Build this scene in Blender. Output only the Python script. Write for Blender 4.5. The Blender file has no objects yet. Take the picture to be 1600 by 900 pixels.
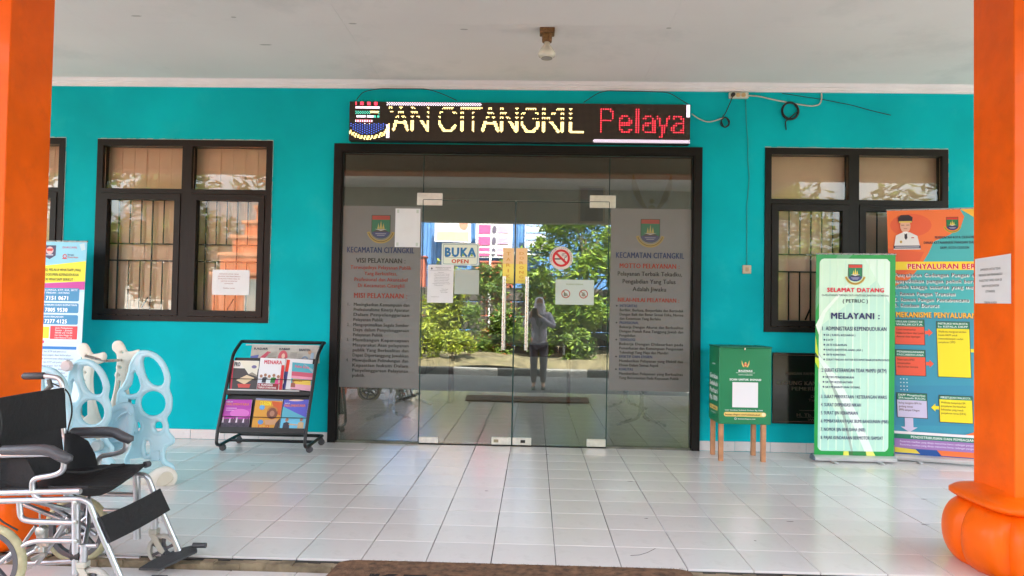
import bpy, math, random
from mathutils import Vector, Matrix
random.seed(7)
SC = bpy.context.scene
COL = SC.collection
rad = math.radians
# ------------------------------------------------------------------ camera
FPX, YAW, PITCH, ROLL, CH, CD = 1179.33, -0.0301, 0.0296, 0.0177, 1.1641, 6.5067
def cam_axes():
    f = Vector((math.sin(YAW), math.cos(YAW), 0)); r = Vector((math.cos(YAW), -math.sin(YAW), 0)); u = Vector((0, 0, 1))
    f2 = f*math.cos(PITCH) + u*math.sin(PITCH); u2 = u*math.cos(PITCH) - f*math.sin(PITCH)
    return r*math.cos(ROLL) + u2*math.sin(ROLL), u2*math.cos(ROLL) - r*math.sin(ROLL), f2
AR, AU, AF = cam_axes()
CAM = Vector((0, -CD, CH))
cd = bpy.data.cameras.new('camera'); cd.sensor_width = 36; cd.sensor_fit = 'HORIZONTAL'
cd.lens = FPX/1600*36; cd.clip_start = 0.01; cd.clip_end = 800
co = bpy.data.objects.new('camera', cd); COL.objects.link(co)
co.matrix_world = Matrix(((AR.x, AU.x, -AF.x, CAM.x), (AR.y, AU.y, -AF.y, CAM.y), (AR.z, AU.z, -AF.z, CAM.z), (0, 0, 0, 1)))
SC.camera = co
# ------------------------------------------------------------------ light
SUN_EL, SUN_AZ = 47, 14          # sun stands high behind the office, a little to the right
w = bpy.data.worlds.new('World'); SC.world = w; w.use_nodes = True
nt = w.node_tree; bg = nt.nodes['Background']
sky = nt.nodes.new('ShaderNodeTexSky'); sky.sky_type = 'NISHITA'; sky.sun_disc = False
sky.sun_elevation = rad(SUN_EL); sky.sun_rotation = rad(SUN_AZ); sky.dust_density = 3.0
hs = nt.nodes.new('ShaderNodeHueSaturation'); hs.inputs['Saturation'].default_value = .42   # milky tropical sky
nt.links.new(sky.outputs[0], hs.inputs['Color']); nt.links.new(hs.outputs[0], bg.inputs[0]); bg.inputs[1].default_value = 0.15
sl = bpy.data.lights.new('sun', 'SUN'); sl.energy = 4.2; sl.angle = rad(0.6); sl.color = (1, .95, .87)
so = bpy.data.objects.new('sun', sl); COL.objects.link(so)
sd = Vector((math.sin(rad(SUN_AZ))*math.cos(rad(SUN_EL)), math.cos(rad(SUN_AZ))*math.cos(rad(SUN_EL)), math.sin(rad(SUN_EL))))
so.rotation_euler = sd.to_track_quat('Z', 'Y').to_euler(); so.location = (0, 0, 20)
SC.view_settings.view_transform = 'Standard'; SC.view_settings.look = 'None'
SC.view_settings.exposure = 3.5; SC.view_settings.gamma = 1
SC.cycles.max_bounces = 10; SC.cycles.diffuse_bounces = 5; SC.cycles.glossy_bounces = 5
SC.cycles.transparent_max_bounces = 16; SC.cycles.transmission_bounces = 6
SC.cycles.sample_clamp_indirect = 8

# ------------------------------------------------------------------ measuring helpers (photo point -> point on a real plane)
def ray(px, py): return AF*FPX + AR*(px-800) - AU*(py-450)
def onY(px, py, Y=0.0):
    d = ray(px, py); return CAM + d*((Y-CAM.y)/d.y)
def onZ(px, py, Z=0.0):
    d = ray(px, py); return CAM + d*((Z-CAM.z)/d.z)
def onP(px, py, P, N):
    d = ray(px, py); return CAM + d*((Vector(P)-CAM).dot(N)/d.dot(N))
# ------------------------------------------------------------------ materials
MATS = {}
def mat(name, col, rough=.5, metal=0, var=.06, scale=6, bump=0, bscale=60, spec=.5, emit=0, coat=0, dirt=None, dscale=3):
    if name in MATS: return MATS[name]
    m = bpy.data.materials.new(name); m.use_nodes = True; n = m.node_tree.nodes; l = m.node_tree.links
    b = n['Principled BSDF']; b.inputs['Roughness'].default_value = rough; b.inputs['Metallic'].default_value = metal
    b.inputs['Specular IOR Level'].default_value = spec; b.inputs['Coat Weight'].default_value = coat
    b.inputs['Base Color'].default_value = (*col, 1)
    if var or dirt or bump:
        tc = n.new('ShaderNodeTexCoord')
    if var or dirt:
        no = n.new('ShaderNodeTexNoise'); no.inputs['Scale'].default_value = scale; no.inputs['Detail'].default_value = 6
        l.new(tc.outputs['Object'], no.inputs['Vector'])
        mr = n.new('ShaderNodeMapRange'); mr.inputs[1].default_value = .3; mr.inputs[2].default_value = .7
        mr.inputs[3].default_value = 1-var*2; mr.inputs[4].default_value = 1+var
        l.new(no.outputs['Fac'], mr.inputs[0])
        mx = n.new('ShaderNodeMix'); mx.data_type = 'RGBA'; mx.blend_type = 'MULTIPLY'; mx.inputs[0].default_value = 1
        mx.inputs[6].default_value = (*col, 1); l.new(mr.outputs[0], mx.inputs[7]); out = mx.outputs[2]
        if dirt:
            n2 = n.new('ShaderNodeTexNoise'); n2.inputs['Scale'].default_value = dscale; n2.inputs['Detail'].default_value = 9; n2.inputs['Roughness'].default_value = .65
            l.new(tc.outputs['Object'], n2.inputs['Vector'])
            r2 = n.new('ShaderNodeMapRange'); r2.inputs[1].default_value = .55; r2.inputs[2].default_value = .78; r2.inputs[4].default_value = dirt[3]
            l.new(n2.outputs['Fac'], r2.inputs[0])
            m2 = n.new('ShaderNodeMix'); m2.data_type = 'RGBA'; l.new(r2.outputs[0], m2.inputs[0]); l.new(out, m2.inputs[6]); m2.inputs[7].default_value = (*dirt[:3], 1)
            out = m2.outputs[2]
        l.new(out, b.inputs['Base Color'])
        r3 = n.new('ShaderNodeMapRange'); r3.inputs[3].default_value = max(0, rough-.06); r3.inputs[4].default_value = min(1, rough+.08)
        l.new(no.outputs['Fac'], r3.inputs[0]); l.new(r3.outputs[0], b.inputs['Roughness'])
    if bump:
        n3 = n.new('ShaderNodeTexNoise'); n3.inputs['Scale'].default_value = bscale; n3.inputs['Detail'].default_value = 5
        l.new(tc.outputs['Object'], n3.inputs['Vector'])
        bu = n.new('ShaderNodeBump'); bu.inputs['Strength'].default_value = bump; bu.inputs['Distance'].default_value = .01
        l.new(n3.outputs['Fac'], bu.inputs['Height']); l.new(bu.outputs[0], b.inputs['Normal'])
    if emit:
        b.inputs['Emission Color'].default_value = (*col, 1); b.inputs['Emission Strength'].default_value = emit
    MATS[name] = m; return m
def srgb(r, g, b):
    f = lambda c: (c/255/12.92) if c <= 10 else ((c/255+.055)/1.055)**2.4
    return (f(r), f(g), f(b))
def ink(r, g, b, rough=.45):        # printed or painted colour given as 0-255
    k = 'ink_%d_%d_%d_%d' % (r, g, b, int(rough*100))
    return mat(k, srgb(r, g, b), rough, var=0)
def glass_mat(name, tint, refl, rough=0.0, edge=False):
    if name in MATS: return MATS[name]
    m = bpy.data.materials.new(name); m.use_nodes = True; n = m.node_tree.nodes; l = m.node_tree.links
    n.remove(n['Principled BSDF']); out = n['Material Output']
    t = n.new('ShaderNodeBsdfTransparent'); t.inputs[0].default_value = (*tint, 1)
    g = n.new('ShaderNodeBsdfGlossy'); g.inputs['Roughness'].default_value = rough; g.inputs[0].default_value = (.97, 1, .97, 1)
    fr = n.new('ShaderNodeFresnel'); fr.inputs[0].default_value = 1.5
    ma = n.new('ShaderNodeMath'); ma.operation = 'MULTIPLY_ADD'; ma.use_clamp = True; ma.inputs[1].default_value = 1.0; ma.inputs[2].default_value = refl-.04
    l.new(fr.outputs[0], ma.inputs[0])
    tc = n.new('ShaderNodeTexCoord'); no = n.new('ShaderNodeTexNoise'); no.inputs['Scale'].default_value = 1.3; no.inputs['Detail'].default_value = 1
    l.new(tc.outputs['Object'], no.inputs['Vector'])
    bu = n.new('ShaderNodeBump'); bu.inputs['Strength'].default_value = .03; bu.inputs['Distance'].default_value = .02
    l.new(no.outputs['Fac'], bu.inputs['Height']); l.new(bu.outputs[0], g.inputs['Normal'])
    mx = n.new('ShaderNodeMixShader'); l.new(ma.outputs[0], mx.inputs[0]); l.new(t.outputs[0], mx.inputs[1]); l.new(g.outputs[0], mx.inputs[2])
    l.new(mx.outputs[0], out.inputs[0]); MATS[name] = m; return m
GLASS = glass_mat('door_glass', (.56, .585, .56), .185)
WGLASS = glass_mat('window_glass', (.96, .97, .96), .024)
GEDGE = mat('glass_edge', (.02, .05, .045), .2, var=0)
TEAL = mat('teal_paint', (.0005, .465, .525), .75, spec=.12, var=.09, scale=1.1, bump=.25, bscale=9, dirt=(.03, .55, .56, .5), dscale=2.3)
ORANGE = mat('orange_paint', (.93, .130, .001), .42, spec=.2, var=.07, scale=5, bump=.22, bscale=11, coat=.08, dirt=(.55, .08, .01, .35), dscale=7)
ALU = mat('dark_brown_aluminium', (.011, .009, .008), .42, spec=.25, metal=.1, var=.1, scale=12)
CEILM = mat('ceiling_paint', (.74, .705, .68), .8, var=.03, scale=.9, dirt=(.45, .46, .44, .5), dscale=1.1, bump=.05, bscale=12)
CORN = mat('cornice_paint', (.80, .76, .79), .5, var=.03)
TILE = mat('white_glazed_tile', (.745, .69, .66), .16, var=.035, scale=1.5, spec=.42, dirt=(.42, .38, .34, .4), dscale=7)
GROUT = mat('dark_grout', (.035, .03, .027), .9, var=.2, scale=30)
PAPER = mat('white_paper', (.78, .77, .78), .7, var=.02, scale=9, bump=.05, bscale=12)
BLACK = mat('black_powder_coat', (.012, .011, .011), .42, var=.1, scale=20)
CHROME = mat('brushed_steel', (.52, .50, .47), .27, metal=1, var=.05, scale=30)
SATIN = mat('satin_patch_fitting', (.78, .74, .66), .33, metal=.55, var=.05, scale=30)
SILVER = mat('silver_tube', (.52, .525, .54), .3, metal=.8, var=0)
FABRIC = mat('black_nylon', (.012, .011, .012), .75, var=.15, scale=40, bump=.35, bscale=45)
RUBBER = mat('grey_rubber', (.055, .055, .06), .45, var=.1, scale=20)
# ------------------------------------------------------------------ mesh builder
class MB:
    def __init__(s): s.v = []; s.f = []; s.m = []; s.mats = []
    def mi(s, m):
        if m is None: return 0
        if m not in s.mats: s.mats.append(m)
        return s.mats.index(m)
    def add(s, vs, fs, m=None):
        k = len(s.v); i = s.mi(m); s.v += [tuple(p) for p in vs]
        for f in fs: s.f.append(tuple(a+k for a in f)); s.m.append(i)
    def box(s, x0, x1, y0, y1, z0, z1, m=None, bev=0):
        if bev:
            b = bev; lo = (x0, y0, z0); hi = (x1, y1, z1); vs = []; idx = {}
            for sx in (0, 1):
                for sy in (0, 1):
                    for sz in (0, 1):
                        for ax in range(3):
                            p = [(lo, hi)[t][i] for i, t in enumerate((sx, sy, sz))]
                            for i, t in enumerate((sx, sy, sz)):
                                if i != ax: p[i] += b*(1-2*t)
                            idx[(sx, sy, sz, ax)] = len(vs); vs.append(p)
            fs = []
            for ax in range(3):
                o = [i for i in range(3) if i != ax]
                for t in (0, 1):
                    q = []
                    for (a, c) in ((0, 0), (1, 0), (1, 1), (0, 1)):
                        k = [0, 0, 0]; k[ax] = t; k[o[0]] = a; k[o[1]] = c; q.append(idx[(*k, ax)])
                    if (ax == 1) == (t == 1): q.reverse()
                    if t == 0: pass
                    fs.append(q)
            for ax in range(3):
                o = [i for i in range(3) if i != ax]
                for a in (0, 1):
                    for c in (0, 1):
                        k0 = [0, 0, 0]; k0[o[0]] = a; k0[o[1]] = c; k1 = list(k0); k1[ax] = 1
                        fs.append([idx[(*k0, o[0])], idx[(*k1, o[0])], idx[(*k1, o[1])], idx[(*k0, o[1])]])
            for sx in (0, 1):
                for sy in (0, 1):
                    for sz in (0, 1): fs.append([idx[(sx, sy, sz, a)] for a in range(3)])
            c = Vector(((x0+x1)/2, (y0+y1)/2, (z0+z1)/2)); out = []
            for f in fs:
                P = [Vector(vs[i]) for i in f]; nn = (P[1]-P[0]).cross(P[2]-P[0])
                out.append(f if nn.dot(sum(P, Vector())/len(P)-c) > 0 else f[::-1])
            s.add(vs, out, m); return
        vs = [(x0, y0, z0), (x1, y0, z0), (x1, y1, z0), (x0, y1, z0), (x0, y0, z1), (x1, y0, z1), (x1, y1, z1), (x0, y1, z1)]
        s.add(vs, [(0, 3, 2, 1), (4, 5, 6, 7), (0, 1, 5, 4), (1, 2, 6, 5), (2, 3, 7, 6), (3, 0, 4, 7)], m)
    def tube(s, pts, r, n=8, m=None, caps=True, smooth=None, closed=False):
        P = [Vector(p) for p in pts]
        R = r if isinstance(r, (list, tuple)) else [r]*len(P)
        vs = []; N = len(P); up = None
        for i in range(N):
            a = P[i-1] if (i or closed) else P[i]; b = P[(i+1) % N] if (i < N-1 or closed) else P[i]
            t = (b-a).normalized()
            if up is None:
                up = Vector((0, 0, 1)) if abs(t.z) < .9 else Vector((1, 0, 0))
            sd_ = t.cross(up).normalized(); up = sd_.cross(t).normalized()
            for k in range(n):
                an = 2*math.pi*k/n; vs.append(P[i] + (sd_*math.cos(an) + up*math.sin(an))*R[i])
        fs = []
        for i in range(N if closed else N-1):
            j = (i+1) % N
            for k in range(n): fs.append((i*n+k, j*n+k, j*n+(k+1) % n, i*n+(k+1) % n))
        if caps and not closed: fs.append(tuple(range(n))); fs.append(tuple((N-1)*n+k for k in reversed(range(n))))
        s.add(vs, fs, m)
    def lathe(s, prof, c, axis='Z', n=24, m=None, lob=0, lobn=8):
        c = Vector(c); vs = []; fs = []
        for (r, h) in prof:
            for k in range(n):
                an = 2*math.pi*k/n; rr = r*(1-lob*abs(math.cos(lobn*an/2))**6) if lob else r
                if axis == 'Z': v = Vector((rr*math.cos(an), rr*math.sin(an), h))
                elif axis == 'Y': v = Vector((rr*math.cos(an), h, -rr*math.sin(an)))
                else: v = Vector((h, rr*math.cos(an), rr*math.sin(an)))
                vs.append(c+v)
        L = len(prof)
        for i in range(L-1):
            for k in range(n): fs.append((i*n+k, i*n+(k+1) % n, (i+1)*n+(k+1) % n, (i+1)*n+k))
        fs.append(tuple(reversed(range(n)))); fs.append(tuple((L-1)*n+k for k in range(n)))
        s.add(vs, fs, m)
    def poly(s, pts, m=None): s.add(pts, [tuple(range(len(pts)))], m)
    def prism(s, pts, off, m=None):          # planar outline pushed along off
        n = len(pts); P = [Vector(p) for p in pts]; off = Vector(off)
        nn = sum(((P[i]).cross(P[(i+1) % n]) for i in range(n)), Vector())
        if nn.dot(off) > 0: P.reverse()
        s.add(P+[p+off for p in P], [tuple(range(n)), tuple(reversed(range(n, 2*n)))]+[(i, i+n, (i+1) % n+n, (i+1) % n) for i in range(n)], m)
    def build(s, name, m=None, parent=None, smooth=False, sharp=35):
        me = bpy.data.meshes.new(name); L = parent_loc(parent)
        me.from_pydata([(a[0]-L[0], a[1]-L[1], a[2]-L[2]) for a in s.v], [], s.f)
        if s.mats:
            for q in s.mats: me.materials.append(q)
            me.polygons.foreach_set('material_index', s.m)
        if m is not None and not s.mats: me.materials.append(m)
        me.update()
        if smooth:
            me.polygons.foreach_set('use_smooth', [True]*len(me.polygons))
            try: me.set_sharp_from_angle(angle=rad(sharp))
            except Exception: pass
        o = bpy.data.objects.new(name, me); COL.objects.link(o)
        if parent: o.parent = parent
        return o
def parent_loc(p):
    v = Vector((0, 0, 0))
    while p: v += p.location; p = p.parent
    return v
def arc(pts, r=.04, n=5):          # round the corners of a polyline
    P = [Vector(p) for p in pts]; out = [P[0]]
    for i in range(1, len(P)-1):
        a, b, c = P[i-1], P[i], P[i+1]; d1 = (a-b); d2 = (c-b); k = min(r, d1.length*.48, d2.length*.48)
        s_ = b+d1.normalized()*k; e = b+d2.normalized()*k
        for j in range(n+1):
            t = j/n; out.append(s_*(1-t)**2 + b*2*t*(1-t) + e*t*t)
    out.append(P[-1]); return out
def tag(o, label=None, cat=None, group=None, kind=None):
    if label: o['label'] = label
    if cat: o['category'] = cat
    if group: o['group'] = group
    if kind: o['kind'] = kind
    return o
def thing(name, loc, label, cat, group=None):
    o = bpy.data.objects.new(name, None); o.location = loc; o.empty_display_size = .1; COL.objects.link(o)
    return tag(o, label, cat, group)
def copies(src, places, label_fn=None, parent=None):
    for p in places:
        c = src.copy(); c.location = p; COL.objects.link(c); c.parent = parent or src.parent
# ------------------------------------------------------------------ lettering
_T = {}
def glyphs(txt, bold, it):
    k = (txt, bold, it)
    if k in _T: return _T[k]
    cu = bpy.data.curves.new('lettering', 'FONT'); cu.body = txt; cu.resolution_u = 2; cu.shear = .25 if it else 0
    cu.space_character = 1+.06*bold
    ob = bpy.data.objects.new('lettering', cu); me = ob.to_mesh()
    v = [(x.co.x, x.co.y) for x in me.vertices]; f = [tuple(p.vertices) for p in me.polygons]
    ob.to_mesh_clear(); bpy.data.objects.remove(ob); bpy.data.curves.remove(cu)
    _T[k] = (v, f); return v, f
class Sheet:
    """flat print on a rectangle: corner tl, axes to the right and down, normal n; local units from a w x h grid"""
    def __init__(s, tl, tr, bl, w, h, eps=.0006):
        s.o = Vector(tl); s.u = (Vector(tr)-s.o)/w; s.d = (Vector(bl)-s.o)/h; s.n = s.d.cross(s.u).normalized()
        if s.n.dot(CAM-s.o) < 0: s.n = -s.n
        s.mb = MB(); s.k = 1; s.eps = eps; s.w = w; s.h = h
    def p(s, x, y, k=None): return s.o + s.u*x + s.d*y + s.n*(s.eps*(s.k if k is None else k))
    def orient(s, f, P):
        if len(f) < 3: return f
        a, b, c = P[f[0]], P[f[1]], P[f[2]]
        return f if (b-a).cross(c-a).dot(s.n) >= 0 else f[::-1]
    def poly(s, pts, m, layer=None):
        P = [s.p(x, y, layer) for x, y in pts]; n = len(P)
        ar = sum((P[i].cross(P[(i+1) % n]) for i in range(n)), Vector())
        if ar.dot(s.n) < 0: P.reverse()
        s.mb.add(P, [tuple(range(n))], m)
        if layer is None: s.k += 1
    def rect(s, x0, y0, x1, y1, m, layer=None): s.poly([(x0, y0), (x1, y0), (x1, y1), (x0, y1)], m, layer)
    def ell(s, cx, cy, rx, ry, m, layer=None, n=20, a0=0, a1=360):
        s.poly([(cx+rx*math.cos(rad(a0+(a1-a0)*i/n)), cy+ry*math.sin(rad(a0+(a1-a0)*i/n))) for i in range(n+(a1-a0 < 360))], m, layer)
    def ring(s, cx, cy, r0, r1, m, layer=None, n=28, a0=0, a1=360, k=1):
        L = s.k if layer is None else layer; vs = []; fs = []
        for i in range(n+1):
            a = rad(a0+(a1-a0)*i/n)
            for r in (r0, r1): vs.append(s.p(cx+r*math.cos(a), cy+r*math.sin(a)*k, L))
        for i in range(n): fs.append(s.orient((2*i, 2*i+1, 2*i+3, 2*i+2), vs))
        s.mb.add(vs, fs, m)
        if layer is None: s.k += 1
    def rrect(s, x0, y0, x1, y1, r, m, layer=None):
        pts = []
        for cx, cy, a in ((x1-r, y0+r, -90), (x1-r, y1-r, 0), (x0+r, y1-r, 90), (x0+r, y0+r, 180)):
            for i in range(5): t = rad(a+22.5*i); pts.append((cx+r*math.cos(t), cy+r*math.sin(t)))
        s.poly(pts, m, layer)
    def text(s, t, x0, x1, yt, yb, m, bold=1, it=False, layer=None, al=None, ang=0):
        v, f = glyphs(t, bold, it)
        if not v: return
        mx = max(a[0] for a in v); mn = min(a[0] for a in v); H = .70+.03*bold
        if x1 is None: sx = (yb-yt)/H*.95
        else: sx = (x1-x0)/(mx-mn)
        if al == 'c': x0 = x0-(mx-mn)*sx/2
        sy = (yb-yt)/H
        L = s.k + {None: 2, 20: 1, 22: 1, 33: 3}.get(layer, 2); ca, sa = math.cos(ang), math.sin(ang); P = []
        for q_, sh in enumerate((-.5, .5) if bold else (0,)):
            P = []
            for a in v:
                X = (a[0]-mn+sh*.045*bold)*sx; Y = -a[1]*sy; P.append(s.p(x0+X*ca-Y*sa, yb+X*sa+Y*ca, L+.4*q_))
            s.mb.add(P, [s.orient(q, P) for q in f], m)
            if bold > 1.5 and q_:
                P = [p+s.d*(.03*bold*sy) + s.n*(s.eps*.3) - s.u*(.02*bold*sx) for p in P]; s.mb.add(P, [s.orient(q, P) for q in f], m)
    def build(s, name, parent=None): return s.mb.build(name, None, parent)
def emblem(S, cx, cy, w, muted=0):        # city shield: red head, green field with sails, blue water, gold ribbon
    def c(r, g, b):
        k = muted; return ink(int(r*(1-k)+100*k), int(g*(1-k)+95*k), int(b*(1-k)+88*k))
    h = w*1.15; x0 = cx-w/2; x1 = cx+w/2; y0 = cy-h/2; yb = cy+h*.22
    S.ring(cx, cy+h*.10, w*.60, w*.76, c(200, 165, 60), n=16, a0=15, a1=165)
    S.ring(cx, cy+h*.10, w*.66, w*.69, c(90, 60, 20), n=16, a0=20, a1=160)
    S.poly([(x0, y0), (x1, y0)]+[(cx+w/2*math.cos(rad(a)), yb+h*.33*math.sin(rad(a))) for a in range(0, 181, 20)], c(30, 60, 30))
    q = .93; S.poly([(cx-w/2*q, y0+w*.03), (cx+w/2*q, y0+w*.03)]+[(cx+w/2*q*math.cos(rad(a)), yb+h*.31*math.sin(rad(a))) for a in range(0, 181, 20)], c(20, 120, 75))
    S.rect(cx-w/2*q, y0+w*.03, cx+w/2*q, y0+w*.24, c(205, 50, 35))
    S.poly([(cx-w*.42, yb+h*.03), (cx, yb-h*.16), (cx+w*.42, yb+h*.03)], c(60, 50, 45))
    S.poly([(cx+w/2*q*math.cos(rad(a)), yb+h*.03+h*.28*math.sin(rad(a))) for a in range(0, 181, 20)], c(50, 60, 120))
    S.rect(cx-w*.28, yb+h*.10, cx+w*.28, yb+h*.12, c(220, 220, 230)); S.rect(cx-w*.2, yb+h*.17, cx+w*.2, yb+h*.19, c(220, 220, 230))
    for dx, hh in ((-.13, .26), (0, .38), (.13, .26)):
        S.poly([(cx+w*(dx-.065), yb-h*.1), (cx+w*dx, yb-h*(.1+hh)), (cx+w*(dx+.065), yb-h*.1)], c(225, 205, 90))
    S.poly([(cx-w*.34, yb-h*.10), (cx, yb-h*.02), (cx+w*.34, yb-h*.10), (cx, yb-h*.08)], c(235, 235, 225))

exec_parts = []
# ================================================================== SETTING
# floors -------------------------------------------------------------
def tile_mesh(s=.2961, h=.012):
    b = MB(); b.box(-s/2, s/2, -s/2, s/2, -h, 0, None, bev=.0016); return b
PAVE = bpy.data.materials.new('grey_paving_blocks'); PAVE.use_nodes = True
def _pave():
    n = PAVE.node_tree.nodes; l = PAVE.node_tree.links; b = n['Principled BSDF']; b.inputs['Roughness'].default_value = .8
    tc = n.new('ShaderNodeTexCoord'); br = n.new('ShaderNodeTexBrick'); br.inputs['Scale'].default_value = 1
    br.inputs['Brick Width'].default_value = .2; br.inputs['Row Height'].default_value = .1; br.inputs['Mortar Size'].default_value = .006
    br.inputs[1].default_value = (.15, .15, .15, 1); br.inputs[2].default_value = (.22, .215, .21, 1); br.inputs[3].default_value = (.06, .06, .055, 1)
    l.new(tc.outputs['Object'], br.inputs[0]); no = n.new('ShaderNodeTexNoise'); no.inputs['Scale'].default_value = 2.5; no.inputs['Detail'].default_value = 8
    l.new(tc.outputs['Object'], no.inputs[0]); mx = n.new('ShaderNodeMix'); mx.data_type = 'RGBA'; mx.blend_type = 'MULTIPLY'; mx.inputs[0].default_value = .6
    l.new(br.outputs[0], mx.inputs[6]); l.new(no.outputs[0], mx.inputs[7]); l.new(mx.outputs[2], b.inputs[0])
    bu = n.new('ShaderNodeBump'); bu.inputs['Strength'].default_value = .5; bu.inputs['Distance'].default_value = .01
    l.new(br.outputs['Fac'], bu.inputs['Height']); bu.invert = True; l.new(bu.outputs[0], b.inputs['Normal'])
_pave()
EARTH = mat('dry_earth', (.13, .105, .055), .95, var=.25, scale=5, bump=.6, bscale=18, dirt=(.09, .10, .03, .8), dscale=2)
g = MB(); g.box(-300, 300, -400, 300, -.9, -.26); tag(g.build('ground', EARTH), kind='structure')
g = MB(); g.box(-16, 16, -9.44, -4.62, -.27, -.225); tag(g.build('driveway', PAVE), kind='structure')
pf = MB(); pf.box(-7.2, 7.2, -3.03, .14, -.26, -.010)
floor = tag(pf.build('porch_floor', GROUT), kind='structure')
tm = tile_mesh(); GX, GY = -.1813, -2.7079
t0 = tm.build('tile', TILE, floor); t0.location = (GX-.15, GY-.15, 0)
n_ = 0; far_tiles = MB()
cells = []
for i in range(-24, 25):
    for j in range(0, 12):
        x = GX+.3*i-.15; y = GY-.15+.3*j
        if -7.1 < x < 7.1 and y < .13 and (i, j) != (0, 0): cells.append((abs(x-.1)-(y+6.5)*.70, x, y))
cells.sort()
for q, (d, x, y) in enumerate(cells):
    dz = random.uniform(-.0006, .0006); dx = random.uniform(-.0008, .0008)
    if y > .0:      # last row butts against the glass line: keep full tiles, they run under the wall
        pass
    if q < 299:
        c = t0.copy(); c.location = (x+dx, y, dz); c.rotation_euler = (random.uniform(-.0016, .0016), random.uniform(-.0016, .0016), 0); COL.objects.link(c)
    else: far_tiles.box(x-.149, x+.149, y-.149, y+.149, -.011, 0)
tag(far_tiles.build('far_tiles', TILE, floor), kind='stuff')
# broken mortar strip and low apron in front of the porch edge
STRIP = mat('worn_cement_edge', (.28, .21, .13), .9, var=.3, scale=9, bump=.8, bscale=35, dirt=(.10, .06, .035, .9), dscale=5)
st = MB(); r1 = random.Random(3); xs = [-7.2+.06*i for i in range(241)]
for a in range(len(xs)-1):
    y0 = -3.072-r1.uniform(0, .014); z = -.004-r1.uniform(0, .012)
    st.box(xs[a], xs[a+1], y0, -3.0305, -.2, z)
tag(st.build('cement_edge_strip', STRIP), kind='structure')
ap = MB(); ap.box(-7.2, 7.2, -4.60, -3.088, -.26, -.047); apron = tag(ap.build('apron_floor', GROUT), kind='structure')
a0 = tm.build('tile', TILE, apron); a0.location = (0, -3.24, -.036); ap_done = False
for i in range(-12, 13):
    for j in range(5):
        x = GX+.3*i-.12; y = -3.24-.3*j
        if (i, j) == (0, 0): a0.location = (x, y, -.036); continue
        c = a0.copy(); c.location = (x, y, -.036+random.uniform(-.0008, .0008)); COL.objects.link(c)
# kerb segments -------------------------------------------------------
KB = mat('black_kerb_paint', (.02, .02, .022), .6, var=.2); KW = mat('whitish_kerb_paint', (.20, .195, .185), .7, var=.15, dirt=(.2, .18, .15, .7))
kt = thing('garden_kerb', (0, -9.52, -.225), 'long low kerb painted in black and pale grey segments along the garden bed', 'kerb')
for i in range(-9, 9):
    k = MB(); k.box(i*.95+.2, i*.95+1.14, -9.6, -9.44, -.26, -.065, None, bev=.012); k.build('kerb_stone', KB if i % 2 else KW, kt)
g = MB(); nx, ny = 60, 24; hh = {}
for i in range(nx+1):
    for j in range(ny+1):
        x = -15+.5*i; y = -9.6-.42*j; z = -.10+.10*math.sin(x*1.7+j)*math.sin(y*2.1)+random.uniform(-.03, .03)+(.18 if 1 < j < 6 else 0.1 if j >= 6 else 0); hh[i, j] = len(g.v); g.v.append((x, y, z))
for i in range(nx):
    for j in range(ny): g.f.append((hh[i, j], hh[i, j+1], hh[i+1, j+1], hh[i+1, j])); g.m.append(0)
tag(g.build('garden_soil', EARTH, None, True), kind='structure')

# ================================================================== OFFICE BUILDING
B = thing('office_building', (0, .07, 0), 'turquoise single-storey office front with glazed entrance and dark framed windows under a porch', 'building')
DX0, DX1, DZ = -1.765, 1.420, 2.592
WIN = [(-5.72, -4.16, 1.015, 2.617, -4.95, 2.155), (-3.871, -2.312, 1.015, 2.612, -3.065, 2.155), (1.957, 3.503, 1.018, 2.600, 2.709, 2.137)]
wl = MB(); T = .15
def wseg(x0, x1, z0, z1): wl.box(x0, x1, 0, T, z0, z1)
wseg(-7.2, -5.72, -.2, 3.5); wseg(-5.72, -4.16, -.2, 1.015); wseg(-5.72, -4.16, 2.617, 3.5); wseg(-4.16, -3.871, -.2, 3.5)
wseg(-3.871, -2.312, -.2, 1.015); wseg(-3.871, -2.312, 2.612, 3.5); wseg(-2.312, DX0, -.2, 3.5); wseg(DX0, DX1, DZ, 3.5)
wseg(DX1, 1.957, -.2, 3.5); wseg(1.957, 3.503, -.2, 1.018); wseg(1.957, 3.503, 2.6, 3.5); wseg(3.503, 7.2, -.2, 3.5)
wl.build('wall', TEAL, B)
# side and rear walls plus roof slab keep the sun out
INT = mat('interior_cream_paint', (.72, .66, .58), .7, var=.04)
rw = MB()
for xa, xb in ((-7.2, -7.05), (7.05, 7.2)):          # side walls; wide openings added to let daylight reach the interior
    rw.box(xa, xb, .15, .7, -.2, 3.5); rw.box(xa, xb, 3.9, 4.25, -.2, 3.5); rw.box(xa, xb, .7, 3.9, -.2, .7); rw.box(xa, xb, .7, 3.9, 2.95, 3.5)
rw.box(-7.2, 7.2, 4.2505, 4.4, -.2, 3.5)
rw.box(-7.05, 7.05, .15, 4.25, 3.16, 3.3); rw.box(-2.25, -2.15, .15, .9, 0, 3.16); rw.box(1.75, 1.85, .15, .9, 0, 3.16)
rw.build('interior_wall', INT, B)
rf = MB(); rf.box(-7.6, 7.6, -3.3, 4.7, 3.5, 3.62); rf.box(-3.6, 3.4, -6.1, -3.302, 3.502, 3.60); rf.build('roof', mat('roof_sheet', (.2, .19, .18), .8), B)
inf = MB(); inf.box(-7.05, 7.05, .14, 4.25, -.2, -.01); ifl = tag(inf.build('interior_floor', GROUT), kind='structure')
it = MB()
for i in range(-15, 16):
    for j in range(14):
        x = GX+.3*i-.15; y = .292+.3*j+.0
        if -4.5 < x < 4.5 and y < 4.25: it.box(x-.149, x+.149, y-.149, y+.149, -.0105, 0)
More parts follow.
